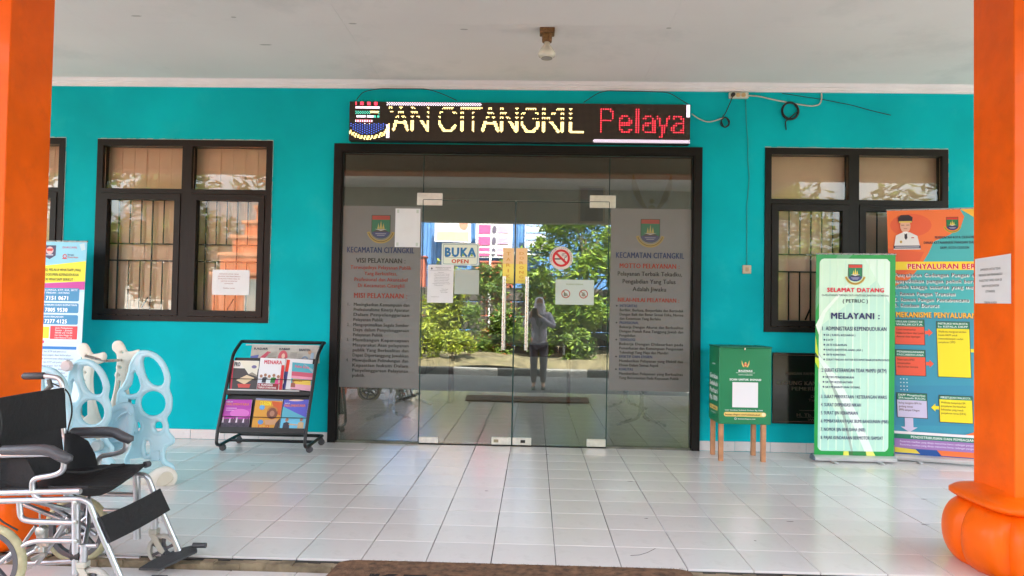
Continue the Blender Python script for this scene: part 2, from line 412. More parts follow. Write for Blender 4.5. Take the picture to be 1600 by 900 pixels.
tag(it.build('interior_tiles', TILE, ifl), kind='stuff')
# skirting tiles -------------------------------------------------------
SK = mat('white_skirting_tile', (.70, .67, .66), .25, var=.05, dirt=(.35, .25, .2, .5), dscale=9)
sk = MB(); sk.box(-.1485, .1485, -.008, .0, -.04, .042, None, bev=.0015); s0 = sk.build('skirting_tile', SK, None); s0.parent = B; k = 0
for x0, x1 in ((-6.9, DX0), (DX1, 6.9)):
    x = x0+.15 if x0 > 0 else x1-.15-.0
    while x0 < x < x1:
        if k == 0: o = s0
        else: o = s0.copy(); COL.objects.link(o)
        o.location = (x, -.07-.0005, .042+random.uniform(-.001, .001)); k += 1; x += .3 if x0 > 0 else -.3
# chips and scuffs on the tiles, copied from the photo
ch = MB(); rc_ = random.Random(4)
for (a_, b_, ln) in ((571, 757, .22), (1446, 820, .05), (1444, 780, .05), (1235, 815, .06), (760, 767, .03), (855, 710, .05), (395, 727, .05), (1180, 845, .02), (1010, 810, .03), (985, 752, .05), (700, 882, .04)):
    c_ = onZ(a_, b_, .0008); pts = [(c_.x+ln*.5*math.cos(k*.785)*rc_.uniform(.6, 1), c_.y+.007*math.sin(k*.785)*rc_.uniform(.4, 1), .0009) for k in range(8)]
    ch.prism(pts, (0, 0, .0004))
tag(ch.build('tile_chips', mat('chip_brown', (.10, .08, .06), .8, var=.3), floor), kind='stuff')
ch = MB(); cw = [onZ(a_, b_, .001) for a_, b_ in ((985, 868), (1000, 867), (1012, 863), (1024, 857))]; ch.tube(cw, .0012, 5); tag(ch.build('hair_scratch', mat('chip_brown', (.10, .08, .06)), floor), kind='stuff')
# cornice ---------------------------------------------------------------
cr = MB()
prof = [(0, 3.078), (-.022, 3.078), (-.026, 3.092), (-.034, 3.094), (-.040, 3.108), (-.056, 3.118), (-.062, 3.128), (-.078, 3.1395), (0, 3.1395)]
L_ = len(prof); vs = [(-7.1, y, z) for y, z in prof]+[(7.1, y, z) for y, z in prof]
cr.add(vs, [(i, (i+1) % L_, (i+1) % L_+L_, i+L_) for i in range(L_)]+[tuple(reversed(range(L_))), tuple(range(L_, 2*L_))])
cr.build('cornice', CORN, B)
# ceiling ---------------------------------------------------------------
cb = MB(); cb.box(-7.2, 7.2, -3.10, -.001, 3.162, 3.5); cb.box(-3.5, 3.3, -5.7, -3.102, 3.1625, 3.4995); ceil = tag(cb.build('porch_ceiling', mat('dark_void', (.05, .05, .05), .9)), kind='structure')
def panel(x0, x1, y0, y1):
    p = MB(); p.box(x0+.0007, x1-.0007, y0+.0007, y1-.0007, 3.140, 3.161); p.build('ceiling_panel', CEILM, ceil)
ys = [0-.002, -1.32, -2.70]
xs = [-7.2, -5.2, -3.2, -1.36, .9, 3.3, 5.4, 7.2]
for a in range(len(xs)-1): panel(xs[a], xs[a+1], -1.345, -.002); panel(xs[a], xs[a+1], -2.699, -1.345)
for a, b_ in ((-3.5, -1.36), (-1.36, .9), (.9, 3.3)): panel(a, b_, -4.3, -3.021); panel(a, b_, -5.69, -4.3)
sc_ = MB()
for (a_, b_, ln) in ((213, 25, .04), (365, 27, .02), (551, 37, .03), (725, 46, .03), (1045, 44, .02), (415, 70, .05)):
    c_ = onZ(a_, b_, 3.1395); sc_.prism([(c_.x+ln*math.cos(k*1.05), c_.y+.012*math.sin(k*1.05), 3.1394) for k in range(6)], (0, 0, .0008))
tag(sc_.build('ceiling_scuffs', mat('ceiling_scuff', (.42, .40, .37), .8), ceil), kind='stuff')
# orange beam with shade and glass tint put into its colours; outer fascia
bm = MB(); bm.box(-7.2, 7.2, -3.02, -2.70, 2.866, 3.5); bm.build('beam', mat('shaded_orange_beam', (.17, .045, .035), .6), B)
bm = MB(); bm.box(-7.2, 7.2, -3.024, -2.696, 2.851, 2.8655); bm.build('beam_soffit', mat('dimmed_orange_soffit', (.36, .075, .03), .6), B)  # thin layer giving the beam underside a less shaded orange
fa = MB(); fa.box(-3.6, 3.4, -5.95, -5.70, 2.60, 3.499); fa.box(-3.6, -3.501, -5.699, -3.021, 2.9, 3.499); fa.box(3.301, 3.4, -5.699, -3.021, 2.9, 3.499); fa.build('fascia', mat('cream_fascia_paint', (.44, .43, .39), .7, var=.05, dirt=(.25, .24, .2, .6)), B)
# door frame --------------------------------------------------------------
df = MB()
df.box(DX0+.001, DX0+.068, -.028, .13, 0, DZ-.001); df.box(DX1-.068, DX1-.001, -.028, .13, 0, DZ-.001); df.box(DX0+.068, DX1-.068, -.028, .13, DZ-.070, DZ-.001)
df.box(DX0+.068, DX0+.080, -.012, .01, .0, DZ-.07); df.box(DX1-.080, DX1-.068, -.012, .01, .0, DZ-.07); df.box(DX0+.08, DX1-.08, -.012, .01, DZ-.080, DZ-.07)
df.build('door_frame', ALU, B)
for xa, xb in ((DX0+.069, -.982), (.634, DX1-.069)): th = MB(); th.box(xa, xb, -.012, .045, -.009, .018); th.build('threshold', mat('grey_green_cement', (.16, .16, .12), .8, var=.2, bump=.4), B)
GY0, GY1 = .012, .022
def pane(name, x0, x1, z0, z1, e=.0016):
    p = MB(); p.box(x0, x1, GY0, GY1, z0, z1)
    o = p.build(name, GLASS, B); d = MB()
    for a in ((x0-e, x0+e), (x1-e, x1+e)): d.box(a[0], a[1], GY0-.001, GY1+.001, z0, z1)
    d.box(x0+e, x1-e, GY0-.001, GY1+.001, z1-e, z1+e); d.build('polished_edge', GEDGE, o); return o
LP = pane('side_panel', DX0+.081, -.984, .019, 2.511); RP = pane('side_panel', .634, DX1-.081, .019, 2.511)
TR = pane('transom_panel', -.981, .631, 2.116, 2.511)
LD = pane('glass_door', -.980, -.178, .008, 2.110, .0035); RD = pane('glass_door', -.172, .631, .008, 2.110, .0035)
tag(LD, 'left glass door leaf'); tag(RD, 'right glass door leaf')
def fitting(x0, x1, z0, z1, par):
    p = MB(); p.box(x0, x1, GY0-.012, GY1+.012, z0, z1, None, bev=.003); return p.build('patch_fitting', SATIN, par)
fitting(-1.035, -.815, 2.064, 2.172, TR)
fitting(.464, .686, 2.062, 2.170, TR)
gl = MB()
for x0, x1, xj in ((-1.035, -.815, -.981), (.464, .686, .632)):
    gl.box(min(xj, x0 if xj > 0 else xj), max(xj, x1 if xj < 0 else xj), GY0-.0135, GY0-.0118, 2.111, 2.116); gl.box(xj-.003, xj+.003, GY0-.0137, GY0-.0119, 2.063, 2.110)
tag(gl.build('pivot_gap', GEDGE, TR), kind='stuff')
fitting(-.976, -.811, .010, .062, LD); fitting(-.349, -.181, .010, .072, LD); fitting(-.169, -.008, .010, .072, RD); fitting(.467, .628, .010, .074, RD)
for xx, par in ((-.30, LD), (-.07, RD)):
    k = MB(); k.box(xx-.03, xx+.01, GY0-.016, GY0-.0125, .03, .055); k.build('lock', mat('lock_plate', (.35, .30, .2), .4, metal=.8) if par is LD else BLACK, par)
for xx, par in ((-.262, LD), (-.066, RD)):
    h = MB(); h.tube([(xx, -.052, .826), (xx, -.052, 1.455)], .0165, 16); h.tube([(xx, .012, .90), (xx, -.052, .90)], .008, 8); h.tube([(xx, .012, 1.42), (xx, -.052, 1.42)], .008, 8)
    h.build('handle', CHROME, par, True)
# frosted privacy films with the service charter ---------------------------------
FILM = mat('grey_privacy_film', (.185, .178, .165), .42, var=.04, scale=3)
def film(par, x0, x1, z0, z1, side):
    f = MB(); f.box(x0, x1, GY0-.0025, GY0-.0006, z0, z1); f.build('privacy_film', FILM, par)
    S = Sheet((x0, GY0-.0028, z1), (x1, GY0-.0028, z1), (x0, GY0-.0028, z0), 128, 286, .0002)
    dk = ink(58, 55, 50); rd = ink(150, 62, 48); bl = ink(46, 58, 92)
    if side == 'L':
        emblem(S, 62, 32, 31, .45)
        S.text('KECAMATAN CITANGKIL', 8, 117, 64.5, 74, bl, 1.2); S.text('VISI PELAYANAN :', 23, 103, 82, 90, dk, 1)
        for i, (t, a, b) in enumerate((('Terwujudnya Pelayanan Publik', 14, 113), ('Yang Berkualitas,', 37, 90), ('Profesional dan Akuntabel', 21, 107), ('Di Kecamatan Citangkil', 27, 102))):
            S.text(t, a, b, 94+9.5*i, 100+9.5*i, rd, .8)
        S.text('MISI PELAYANAN :', 21, 107, 137, 145.5, rd, 1.3)
        rows = [('1.', 'Meningkatkan Kemampuan dan'), ('', 'Profesionalisme Kinerja Aparatur'), ('', 'Dalam Penyelenggaraan'), ('', 'Pelayanan Publik|'), ('2.', 'Mengoptimalkan Segala Sumber'), ('', 'Daya dalam Penyelenggaraan'), ('', 'Pelayanan Publik|'), ('3.', 'Membangun Kepercayaan'), ('', 'Masyarakat Atas pelayanan'), ('', 'publik Yang Berkualitas dan'), ('', 'Dapat Dipertanggung Jawabkan'), ('4.', 'Mewujudkan Pelindungan dan'), ('', 'Kepastian hukum Dalam'), ('', 'Penyelenggaraan Pelayanan'), ('', 'publik.|')]
        for i, (a, t) in enumerate(rows):
            y = 153+7.95*i
            if a: S.text(a, 11, 14, y, y+5, dk, 1)
            tt = t.strip('|'); S.text(tt, 21, 21+(90 if not t.endswith('|') else len(tt)*3.0), y, y+5.2, dk, 1)
    else:
        emblem(S, 63, 34, 31, .55)
        S.text('KECAMATAN CITANGKIL', 9, 117, 68.5, 78, bl, 1.2); S.text('MOTTO PELAYANAN :', 15, 110, 86, 94, rd, 1.4)
        S.text('Pelayanan Terbaik Tekadku,', 12, 114, 99, 106, dk, .6); S.text('Pengabdian Yang Tulus', 20, 104, 111, 118, dk, .6); S.text('Adalah Jiwaku', 36, 89, 123, 130, dk, .6)
        S.text('NILAI-NILAI PELAYANAN :', 13, 110, 140, 147, rd, 1.4)
        rows = [('*', 'INTEGRITAS'), ('', 'Berfikir, Berkata, Berperilaku dan Bertindak'), ('', 'Dengan Baik dan Benar Sesuai Etika, Norma'), ('-', 'dan Ketentuan Yang Berlaku'), ('*', 'PROFESIONAL'), ('', 'Bekerja Dengan Akurat dan Berkualitas'), ('', 'Dengan Penuh Rasa Tanggung Jawab dan'), ('-', 'Pengabdian'), ('*', 'TEKNOLOGI'), ('', 'Bekerja Dengan Didasarkan pada'), ('', 'Pemanfaatan dan Kemampuan Penguasaan'), ('-', 'Teknologi Yang Maju dan Mandiri'), ('*', 'EFEKTIF DAN EFISIEN'), ('', 'Memberikan Pelayanan yang Efektif dan'), ('-', 'Efisien Dalam Semua Aspek'), ('*', 'KUALITAS'), ('', 'Memberikan Pelayanan yang Berkualitas'), ('-', 'Yang Berorientasi Pada Kepuasan Publik')]
        for i, (a, t) in enumerate(rows):
            y = 151+6.62*i
            if a == '*': S.ell(11, y+2.5, 1.3, 1.3, dk); S.text(t, 16, 16+len(t)*2.75, y, y+4.3, bl, 1)
            else: S.text(t, 16, 117 if a == '' else 16+len(t)*2.5, y, y+4.4, dk, 1)
    S.build('lettering', par)
film(LP, -1.680, -.992, .474, 2.052, 'L'); film(RP, .648, 1.336, .494, 2.060, 'R')
# windows -------------------------------------------------------------------------
BLIND = mat('tan_blind_fabric', (.93, .67, .49), .8, var=.05, scale=2)
slat = MB(); slat.add([(-.060, 0, 0), (.060, -.006, 0), (.060, -.006, 1.6), (-.060, 0, 1.6), (-.060, .002, 0), (.060, -.004, 0), (.060, -.004, 1.6), (-.060, .002, 1.6)],
    [(0, 1, 2, 3), (7, 6, 5, 4), (0, 4, 5, 1), (1, 5, 6, 2), (2, 6, 7, 3), (3, 7, 4, 0)])
sl0 = None
for wi, (x0, x1, z0, z1, mx_, tz) in enumerate(WIN):
    f = MB(); a, b = x0+.002, x1-.002; c, d = z0+.002, z1-.002; Y0, Y1 = -.012, .09
    f.box(a, a+.052, Y0, Y1, c, d); f.box(b-.05, b, Y0, Y1, c, d); f.box(a+.052, b-.05, Y0, Y1, d-.055, d); f.box(a+.052, b-.05, Y0, Y1, c, c+.045)
    f.box(mx_-.042, mx_+.042, Y0-.002, Y1, c+.045, d-.055); f.box(a+.052, mx_-.042, Y0, Y1-.001, tz-.021, tz+.021); f.box(mx_+.042, b-.05, Y0, Y1-.001, tz-.021, tz+.021)
    W = f.build('window', ALU, B); tag(W, ('window cut off by the orange pillar', 'left window with a paper notice on its right casement', 'right window half hidden by the banners')[wi])
    for (p, q) in ((a+.052, mx_-.042), (mx_+.042, b-.05)):
        g_ = MB(); g_.box(p+.001, q-.001, .028, .033, tz+.022, d-.056); g_.build('pane', WGLASS, W)
        s_ = MB(); z2 = tz-.0215; z3 = c+.0455; s = .052
        s_.box(p+.004, p+.004+s, -.022, .05, z3+.003, z2-.003); s_.box(q-.004-s, q-.004, -.022, .05, z3+.003, z2-.003)
        s_.box(p+.004+s, q-.004-s, -.022, .05, z2-.003-s, z2-.003); s_.box(p+.004+s, q-.004-s, -.022, .05, z3+.003, z3+.003+s); s_.build('sash', ALU, W)
        g_ = MB(); g_.box(p+.004+s, q-.004-s, .012, .017, z3+.003+s, z2-.003-s); g_.build('pane', WGLASS, W)
        hd = MB(); xm = (p+q)/2+.02; hd.tube([(xm-.03, .06, z3+.06), (xm+.02, .08, z3+.16)], .007, 6); hd.build('casement_stay', BLACK, W)
        gr = MB(); zA = (z2+z3)/2+.10; zB = zA-.15; nb = 7
        for zz in (zA, zB): gr.box(p, q, .094, .102, zz-.006, zz+.006)
        for i in range(1, nb):
            xx = p+(q-p)*i/nb
            if i in (1, 4): gr.box(xx-.006, xx+.006, .0935, .1025, z3-.02, z2+.02)
            else: gr.box(xx-.005, xx+.005, .095, .101, zA+.006, z2+.02); gr.box(xx-.005, xx+.005, .095, .101, z3-.02, zB-.006)
        gr.build('security_grille', BLACK, W)
    x = x0-.02
    while x < x1+.05:
        if sl0 is None: sl0 = slat.build('blind_slat', BLIND, None); o = sl0
        else: o = sl0.copy(); COL.objects.link(o)
        o.parent = W; o.location = Vector((x, .135+random.uniform(-.003, .003), z0-.02))-parent_loc(W); x += .112
    bx = MB(); bx.box(x0-.15, x1+.15, .40, .42, z0-.1, z1+.1); bx.build('blackout_lining', mat('brown_lining', (.22, .14, .09), .9), W)
    # peeling sealant line round the frame
    se = MB(); r2 = random.Random(wi); zt = z1
    for i in range(60):
        xa = x0+(x1-x0)*i/60; se.box(xa, xa+(x1-x0)/60, -.004, .0005, zt+.0, zt+r2.uniform(.003, .009))
    for i in range(40):
        za = z0+(z1-z0)*i/40; se.box(x1, x1+r2.uniform(.001, .006), -.003, .0005, za, za+(z1-z0)/40)
    se.build('sealant', mat('pale_sealant', (.45, .62, .60), .7), W)
# ceiling lamp, pillars ---------------------------------------------------------------
PX = [(-2.849, -2.516, 'left'), (2.174, 2.504, 'right')]
for x0, x1, sd_ in PX:
    cx = (x0+x1)/2; cy = -2.86
    t = thing('orange_pillar', (cx, cy, 0), 'square orange porch pillar on bulbous lobed foot, ' + ('behind the wheelchair' if sd_ == 'left' else 'with a white notice taped to it'), 'pillar')
    p = MB(); p.box(x0, x1, -3.02, -2.70, .30, 2.849, None, bev=.004); p.build('shaft', ORANGE, t)
    q = MB(); pr = []
    for i in range(21):
        a = rad(-78+156*i/20); pr.append((.215+.125*max(0, math.cos(a))**.7, .145+.155*math.sin(a)))
    N_ = 96; vs = []; fs = []
    for (r, h) in pr:
        for k in range(N_):
            an = 2*math.pi*k/N_; lob = 1-.085*(1-abs(math.sin(an*4)))**3
            cq = (abs(math.cos(an))**2.5+abs(math.sin(an))**2.5)**(-1/2.5)
            vs.append((cx+r*lob*cq*math.cos(an), cy+r*lob*cq*math.sin(an), h))
    for i in range(20):
        for k in range(N_): fs.append((i*N_+k, i*N_+(k+1) % N_, (i+1)*N_+(k+1) % N_, (i+1)*N_+k))
    fs.append(tuple(reversed(range(N_)))); fs.append(tuple(20*N_+k for k in range(N_)))
    q.add(vs, fs); q.build('lobed_base', ORANGE, t, True, 60)
    q = MB(); vs = []; fs = []; pr = [(.20, .293), (.262, .297), (.284, .312), (.284, .328), (.262, .345), (.22, .355), (.172, .366), (.168, .372), (.1, .372)]
    for (r, h) in pr:
        for k in range(N_):
            an = 2*math.pi*k/N_; cq = (abs(math.cos(an))**4+abs(math.sin(an))**4)**(-1/4)
            vs.append((cx+r*cq*math.cos(an), cy+r*cq*math.sin(an), h))
    for i in range(len(pr)-1):
        for k in range(N_): fs.append((i*N_+k, i*N_+(k+1) % N_, (i+1)*N_+(k+1) % N_, (i+1)*N_+k))
    fs.append(tuple((len(pr)-1)*N_+k for k in range(N_))); fs.append(tuple(reversed(range(N_))))
    q.add(vs, fs); q.build('ring_moulding', ORANGE, t, True, 60)
for x0, x1, sd_ in ((-3.12, -2.80, 'left'), (2.60, 2.92, 'right')):
    t = thing('canopy_post', ((x0+x1)/2, -5.82, -.225), 'dark red outer canopy post mirrored at the %s of the entrance glass' % sd_, 'pillar')
    p = MB(); p.box(x0, x1, -5.96, -5.69, -.225, 2.599, None, bev=.004); p.build('shaft', mat('brick_red_paint', (.35, .045, .03), .5, var=.1), t)
    p = MB(); p.box(x0-.04, x1+.04, -6.0, -5.65, -.225, 0.05, None, bev=.01); p.build('plinth', mat('brick_red_paint', (.35, .045, .03)), t)
l = onZ(855, 46, 3.14)
t = thing('ceiling_lamp', (l.x, l.y, 3.14), 'unlit bare reflector bulb in a rusty brown holder under the porch ceiling', 'lamp')
c = (l.x, l.y, 0); HB = mat('rusty_lamp_holder', (.22, .11, .04), .6, metal=.3, var=.3, scale=60)
q = MB(); q.box(l.x-.052, l.x+.052, l.y-.05, l.y+.05, 3.105, 3.1395, None, bev=.004); q.lathe([(.036, 3.105), (.034, 3.05), (.026, 3.048)], c, n=16); q.build('holder', HB, t)
q = MB(); q.lathe([(.020, 3.052), (.022, 3.03), (.042, 3.005), (.058, 2.98), (.062, 2.964), (.057, 2.948), (.040, 2.938), (.01, 2.934)], c, n=24); q.build('bulb', mat('pearl_bulb_glass', (.70, .66, .56), .15, var=.03, coat=.6), t, True, 70)
q = MB(); q.lathe([(.038, 2.9375), (.040, 2.932), (.02, 2.930)], c, n=16); q.build('bulb_rim', mat('grey_bulb_front', (.35, .33, .30), .2), t, True)
# ================================================================== ON THE GLASS
W_ = ink(228, 226, 222); GR = ink(95, 95, 98); DK = ink(40, 38, 40); RD = ink(200, 35, 40)
def sheet_thing(name, x0, x1, z0, z1, y, label, cat, m=PAPER, w=100, th=.0012, curl=0, skew=0, group=None):
    t = thing(name, ((x0+x1)/2, y, z0), label, cat, group); b = MB(); n = 6
    for i in range(n):
        for j in range(n):
            pass
    vs = []; fs = []
    for k in (0, 1):
        for i in range(n+1):
            for j in range(n+1):
                u, v = i/n, j/n; e = curl*((2*u-1)**4+(2*v-1)**4)*.5
                vs.append((x0+(x1-x0)*u+skew*v, y+k*th-e, z0+(z1-z0)*v))
    q = (n+1)**2
    for i in range(n):
        for j in range(n):
            a = i*(n+1)+j; fs.append((a, a+n+1, a+n+2, a+1)); fs.append((q+a, q+a+1, q+a+n+2, q+a+n+1))
    for i in range(n):
        a = i*(n+1); fs.append((a, q+a, q+a+n+1, a+n+1)); a += n; fs.append((a, a+n+1, q+a+n+1, q+a))
        fs.append((i, i+1, q+i+1, q+i)); a = n*(n+1)+i; fs.append((a, q+a, q+a+1, a+1))
    b.add(vs, fs); b.build('sheet', m, t)
    h = w*(z1-z0)/(x1-x0); e = curl*.0+.0006
    S = Sheet((x0+skew, y-e, z1), (x1+skew, y-e, z1), (x0, y-e, z0), w, h, .0001); return t, S, h
GF = GY0-.0030       # face of things stuck on the door glass
t, S, h = sheet_thing('paper_sheet', -1.222, -1.004, 1.697, 2.033, GF-.003, 'blank white sheet taped over the upper right of the left charter film', 'paper')
TAPE = mat('clear_tape', (.62, .66, .60), .25, var=0)
for (x, y) in ((6, 4), (84, 4), (6, h-18), (84, h-18)): S.rect(x, y, x+9, y+14, TAPE)
S.build('tape', t)
t, S, h = sheet_thing('open_sign', -.812, -.486, 1.545, 1.738, GF-.003, 'blue and white BUKA OPEN sign stuck on the left door leaf', 'sign', ink(205, 215, 205, .3), 300)
S.rrect(1, 1, 299, h-1, 16, ink(222, 232, 222)); S.rrect(12, 9, 288, h-9, 12, ink(60, 120, 140)); S.rrect(15, 12, 285, h-12, 10, ink(226, 234, 214))
S.text('BUKA', 29, 272, 28, 104, ink(35, 105, 160), 2.2); S.text('BUKA', 30, 271, 30, 102, ink(40, 120, 175), 1.2, layer=33)
S.rect(30, 112, 270, 115, ink(70, 140, 160)); S.text('OPEN', 82, 215, 126, 158, ink(200, 75, 35), 2)
for x in (33, 80, 160, 230): S.poly([(x, 103), (x+22, 103), (x+12, 78)], ink(150, 190, 60))
S.build('print', t)
t, S, h = sheet_thing('notice_letter', -.931, -.706, 1.219, 1.548, GF-.0045, 'typed white notice letter taped lowest left on the left door leaf', 'notice', skew=.003)
S.ell(15, 15, 3.4, 4, GR); S.text('PEMERINTAH KOTA CILEGON', 30, 88, 9, 12.5, GR); S.text('KECAMATAN CITANGKIL', 36, 80, 15, 18, GR); S.rect(8, 22, 92, 22.6, GR)
for i, (a, b) in enumerate(((40, 62), (26, 84), (26, 84), (26, 82), (26, 84), (26, 80), (26, 84), (20, 88), (26, 60))): S.text('Pelayanan Kecamatan Citangkil'[:28 if b-a > 50 else 9], a, b, 28+6.2*i, 30.6+6.2*i, GR, 0)
for i, (a, b) in enumerate(((55, 80), (50, 74), (52, 78))): S.text('Camat Citangkil', a, b, 92+6*i, 95+6*i, GR, 0)
S.text('Tembusan', 15, 46, 122, 125, GR, 0); S.build('print', t)
t, S, h = sheet_thing('paper_sheet', -.695, -.483, 1.296, 1.508, GF-.003, 'blank translucent sheet on the left door, right of the typed letter', 'paper', glass_mat('thin_backlit_paper', (.8, .8, .8), .1) if False else ink(176, 186, 178, .5))
S.rect(2, 2, 98, 3, TAPE); S.build('tape', t)
YEL = ink(252, 228, 105, .35)
for nm, x0, x1, txt, lab in (('TARIK', -.279, -.184, 'TARIK', 'tall yellow TARIK sticker above the left door handle'), ('DORONG', -.167, -.068, 'DORONG', 'tall yellow DORONG sticker above the right door handle')):
    t, S, h = sheet_thing('door_sticker', x0, x1, 1.397, 1.703, GF-.003, lab, 'sticker', YEL)
    S.rect(0, 0, 100, h*.45, ink(248, 206, 150, .35)); st_ = h*.8/len(txt)
    for i, ch in enumerate(txt):
        cy = h*.08+st_*(i+.5); hh = min(34, st_*.62); S.text(ch, 50-18 if ch != 'I' else 46, 50+18 if ch != 'I' else 54, cy-hh/2, cy+hh/2, ink(226, 160, 60), .7)
    S.text('PULL' if txt == 'TARIK' else 'PUSH', 25, 75, h*.90, h*.95, ink(226, 160, 60), 0); S.build('print', t)
# no smoking disc
cx, cz, r = .224, 1.622, .100
t = thing('no_smoking_sticker', (cx, GF, cz-r), 'round red and white no smoking sticker on the right door leaf', 'sticker')
b = MB(); b.lathe([(r, -.004), (r, -.0025)], (cx, GF, cz), 'Y', 48); b.build('disc', ink(226, 214, 205, .35), t)
S = Sheet((cx-r, GF-.0041, cz+r), (cx+r, GF-.0041, cz+r), (cx-r, GF-.0041, cz-r), 200, 200, .0001)
CR = ink(208, 40, 48)
S.rect(38, 102, 118, 113, DK); S.rect(124, 102, 132, 113, DK)
for o in (0, 14): S.ring(118+o, 72, 9, 13, DK, a0=90, a1=300); S.ring(130+o*.5, 84, 8, 12, DK, a0=-60, a1=120)
S.ring(100, 100, 56, 76, CR, n=40)
S.poly([(46, 62), (60, 48), (154, 138), (140, 152)], CR)
def around(S, txt, cx, cy, R, a0, a1, hh, m):
    for i, ch in enumerate(txt):
        a = rad(a0+(a1-a0)*i/(len(txt)-1)); x = cx+R*math.sin(a); y = cy-R*math.cos(a)
        S.text(ch, x-4*math.cos(a), x+4*math.cos(a)+.01, y-hh, y, m, 1.2) if False else _rt(S, ch, x, y, a, hh, m)
def _rt(S, ch, x, y, a, hh, m):
    if ch == ' ': return
    v, f = glyphs(ch, 1, False); k = hh/.72; mx = max(p[0] for p in v); P = []
    for p in v:
        X = (p[0]-mx/2)*k; Y = -p[1]*k; P.append(S.p(x+X*math.cos(a)-Y*math.sin(a), y+X*math.sin(a)+Y*math.cos(a), 30))
    S.mb.add(P, [S.orient(q, P) for q in f], m)
around(S, 'KAWASAN TANPA ROKOK', 100, 100, 82, -105, 105, 12, DK)
S.build('print', t)
t, S, h = sheet_thing('prohibition_notice', .179, .510, 1.222, 1.437, GF-.003, 'pale sheet with two red prohibition circles on the right door leaf', 'notice', ink(196, 208, 200, .5))
GN = ink(120, 140, 60); RR = ink(170, 95, 75)
S.text('DILARANG MEMBAWA', 28, 72, 10, 14, GN, 0)
for x in (27, 73):
    S.ring(x, 37, 9, 11.5, RR); S.poly([(x-8, 30), (x-6.5, 28.5), (x+8, 44), (x+6.5, 45.5)], RR); S.ell(x, 39, 5, 4, ink(140, 140, 120))
S.rect(22, 34, 26, 43, ink(110, 120, 100)); S.rect(70, 33, 76, 35, ink(110, 120, 100)); S.build('print', t)
NOT = ['DIMOHON UNTUK TIDAK', 'MEROKOK DAN MENGGANGGU', 'FASILITAS YANG ADA DI', 'KANTOR KECAMATAN', 'CITANGKIL', '', 'TERIMA KASIH']
def note(S, h, x0, x1, y0, dy, hh, m):
    for i, s_ in enumerate(NOT):
        if s_:
            wd = (x1-x0)*len(s_)/22; S.text(s_, (x0+x1)/2-wd/2, (x0+x1)/2+wd/2, y0+i*dy, y0+i*dy+hh, m, .6)
t, S, h = sheet_thing('window_notice', -2.820, -2.491, 1.254, 1.475, .0095, 'white landscape paper notice on the right casement of the left window', 'notice')
note(S, h, 15, 75, 10, 6.3, 2.8, ink(150, 80, 80)); S.build('print', t)
c0 = onY(1521, 405, -3.0215); c1 = onY(1583, 399, -3.0215)
# notice on the right pillar: taped on the inner side face of the shaft
xf = 2.1725
A = onP(1522.5, 405, (xf, 0, 0), Vector((1, 0, 0))); Bc = onP(1522, 474, (xf, 0, 0), Vector((1, 0, 0)))
ya, yb = -2.72, -3.00
zt = 1.164+(478-405)/1179.3*(6.507-2.72); zt = A.z; zb = Bc.z
t = thing('pillar_notice', (xf, (ya+yb)/2, zb), 'white paper notice taped round the inner face of the right orange pillar', 'notice')
b = MB(); zt2 = onP(1583, 399, (xf, yb, 0), Vector((1, 0, 0))).z; zb2 = onP(1583, 474, (xf, yb, 0), Vector((1, 0, 0))).z
print('notice', A, Bc, zt2, zb2)
vs = []
for k in (0, .0012):
    vs += [(xf-.001-k, ya, zb), (xf-.001-k, yb, zb-.004), (xf-.001-k, yb, zb+(zt-zb)+.006), (xf-.001-k, ya, zt)]
b.add(vs, [(0, 3, 2, 1), (4, 5, 6, 7), (0, 1, 5, 4), (1, 2, 6, 5), (2, 3, 7, 6), (3, 0, 4, 7)]); b.build('sheet', PAPER, t)
S = Sheet((xf-.0024, ya, zt), (xf-.0024, yb, zt), (xf-.0024, ya, zb), 100, 100*(zt-zb)/(ya-yb), .0002); S.n = Vector((-1, 0, 0))
note(S, 80, 12, 78, 18, 9.5, 4, ink(90, 88, 92)); S.build('print', t)

# ================================================================== LED SIGN
YF = -.085
a = onY(546, 157.5, YF); b_ = onY(1079, 163.5, YF); c = onY(546, 219.5, YF); d = onY(1078.5, 225, YF)
lx0, lx1, lz0, lz1 = a.x, b_.x, (c.z+d.z)/2, (a.z+b_.z)/2
t = thing('led_sign', ((lx0+lx1)/2, -.04, lz0), 'long black running text display with glowing dot letters above the entrance', 'display')
b = MB(); b.box(lx0, lx1, YF+.004, -.004, lz0, lz1, None, bev=.004); b.build('housing', mat('led_housing', (.012, .012, .012), .5), t)
LEDF = bpy.data.materials.new('led_panel_face'); LEDF.use_nodes = True
def _ledf():
    n = LEDF.node_tree.nodes; l = LEDF.node_tree.links; bs = n['Principled BSDF']; bs.inputs['Roughness'].default_value = .55
    tc = n.new('ShaderNodeTexCoord'); mp = n.new('ShaderNodeMapping'); mp.inputs['Scale'].default_value = (100, 1, 100); vo = n.new('ShaderNodeTexVoronoi'); vo.inputs['Randomness'].default_value = 0; vo.inputs['Scale'].default_value = 1
    l.new(tc.outputs['Object'], mp.inputs[0]); l.new(mp.outputs[0], vo.inputs[0]); cr_ = n.new('ShaderNodeValToRGB')
    cr_.color_ramp.elements[0].position = .2; cr_.color_ramp.elements[0].color = (.085, .05, .03, 1); cr_.color_ramp.elements[1].position = .42; cr_.color_ramp.elements[1].color = (.006, .005, .005, 1)
    l.new(vo.outputs['Distance'], cr_.inputs[0]); l.new(cr_.outputs[0], bs.inputs[0])
_ledf()
b = MB(); b.box(lx0+.004, lx1-.004, YF, YF+.0038, lz0+.005, lz1-.005); b.build('led_panel', LEDF, t)
COLS, ROWS = int((lx1-lx0)/.01), 34
dz = (lz1-lz0-.01)/ROWS; dx = (lx1-lx0-.008)/COLS
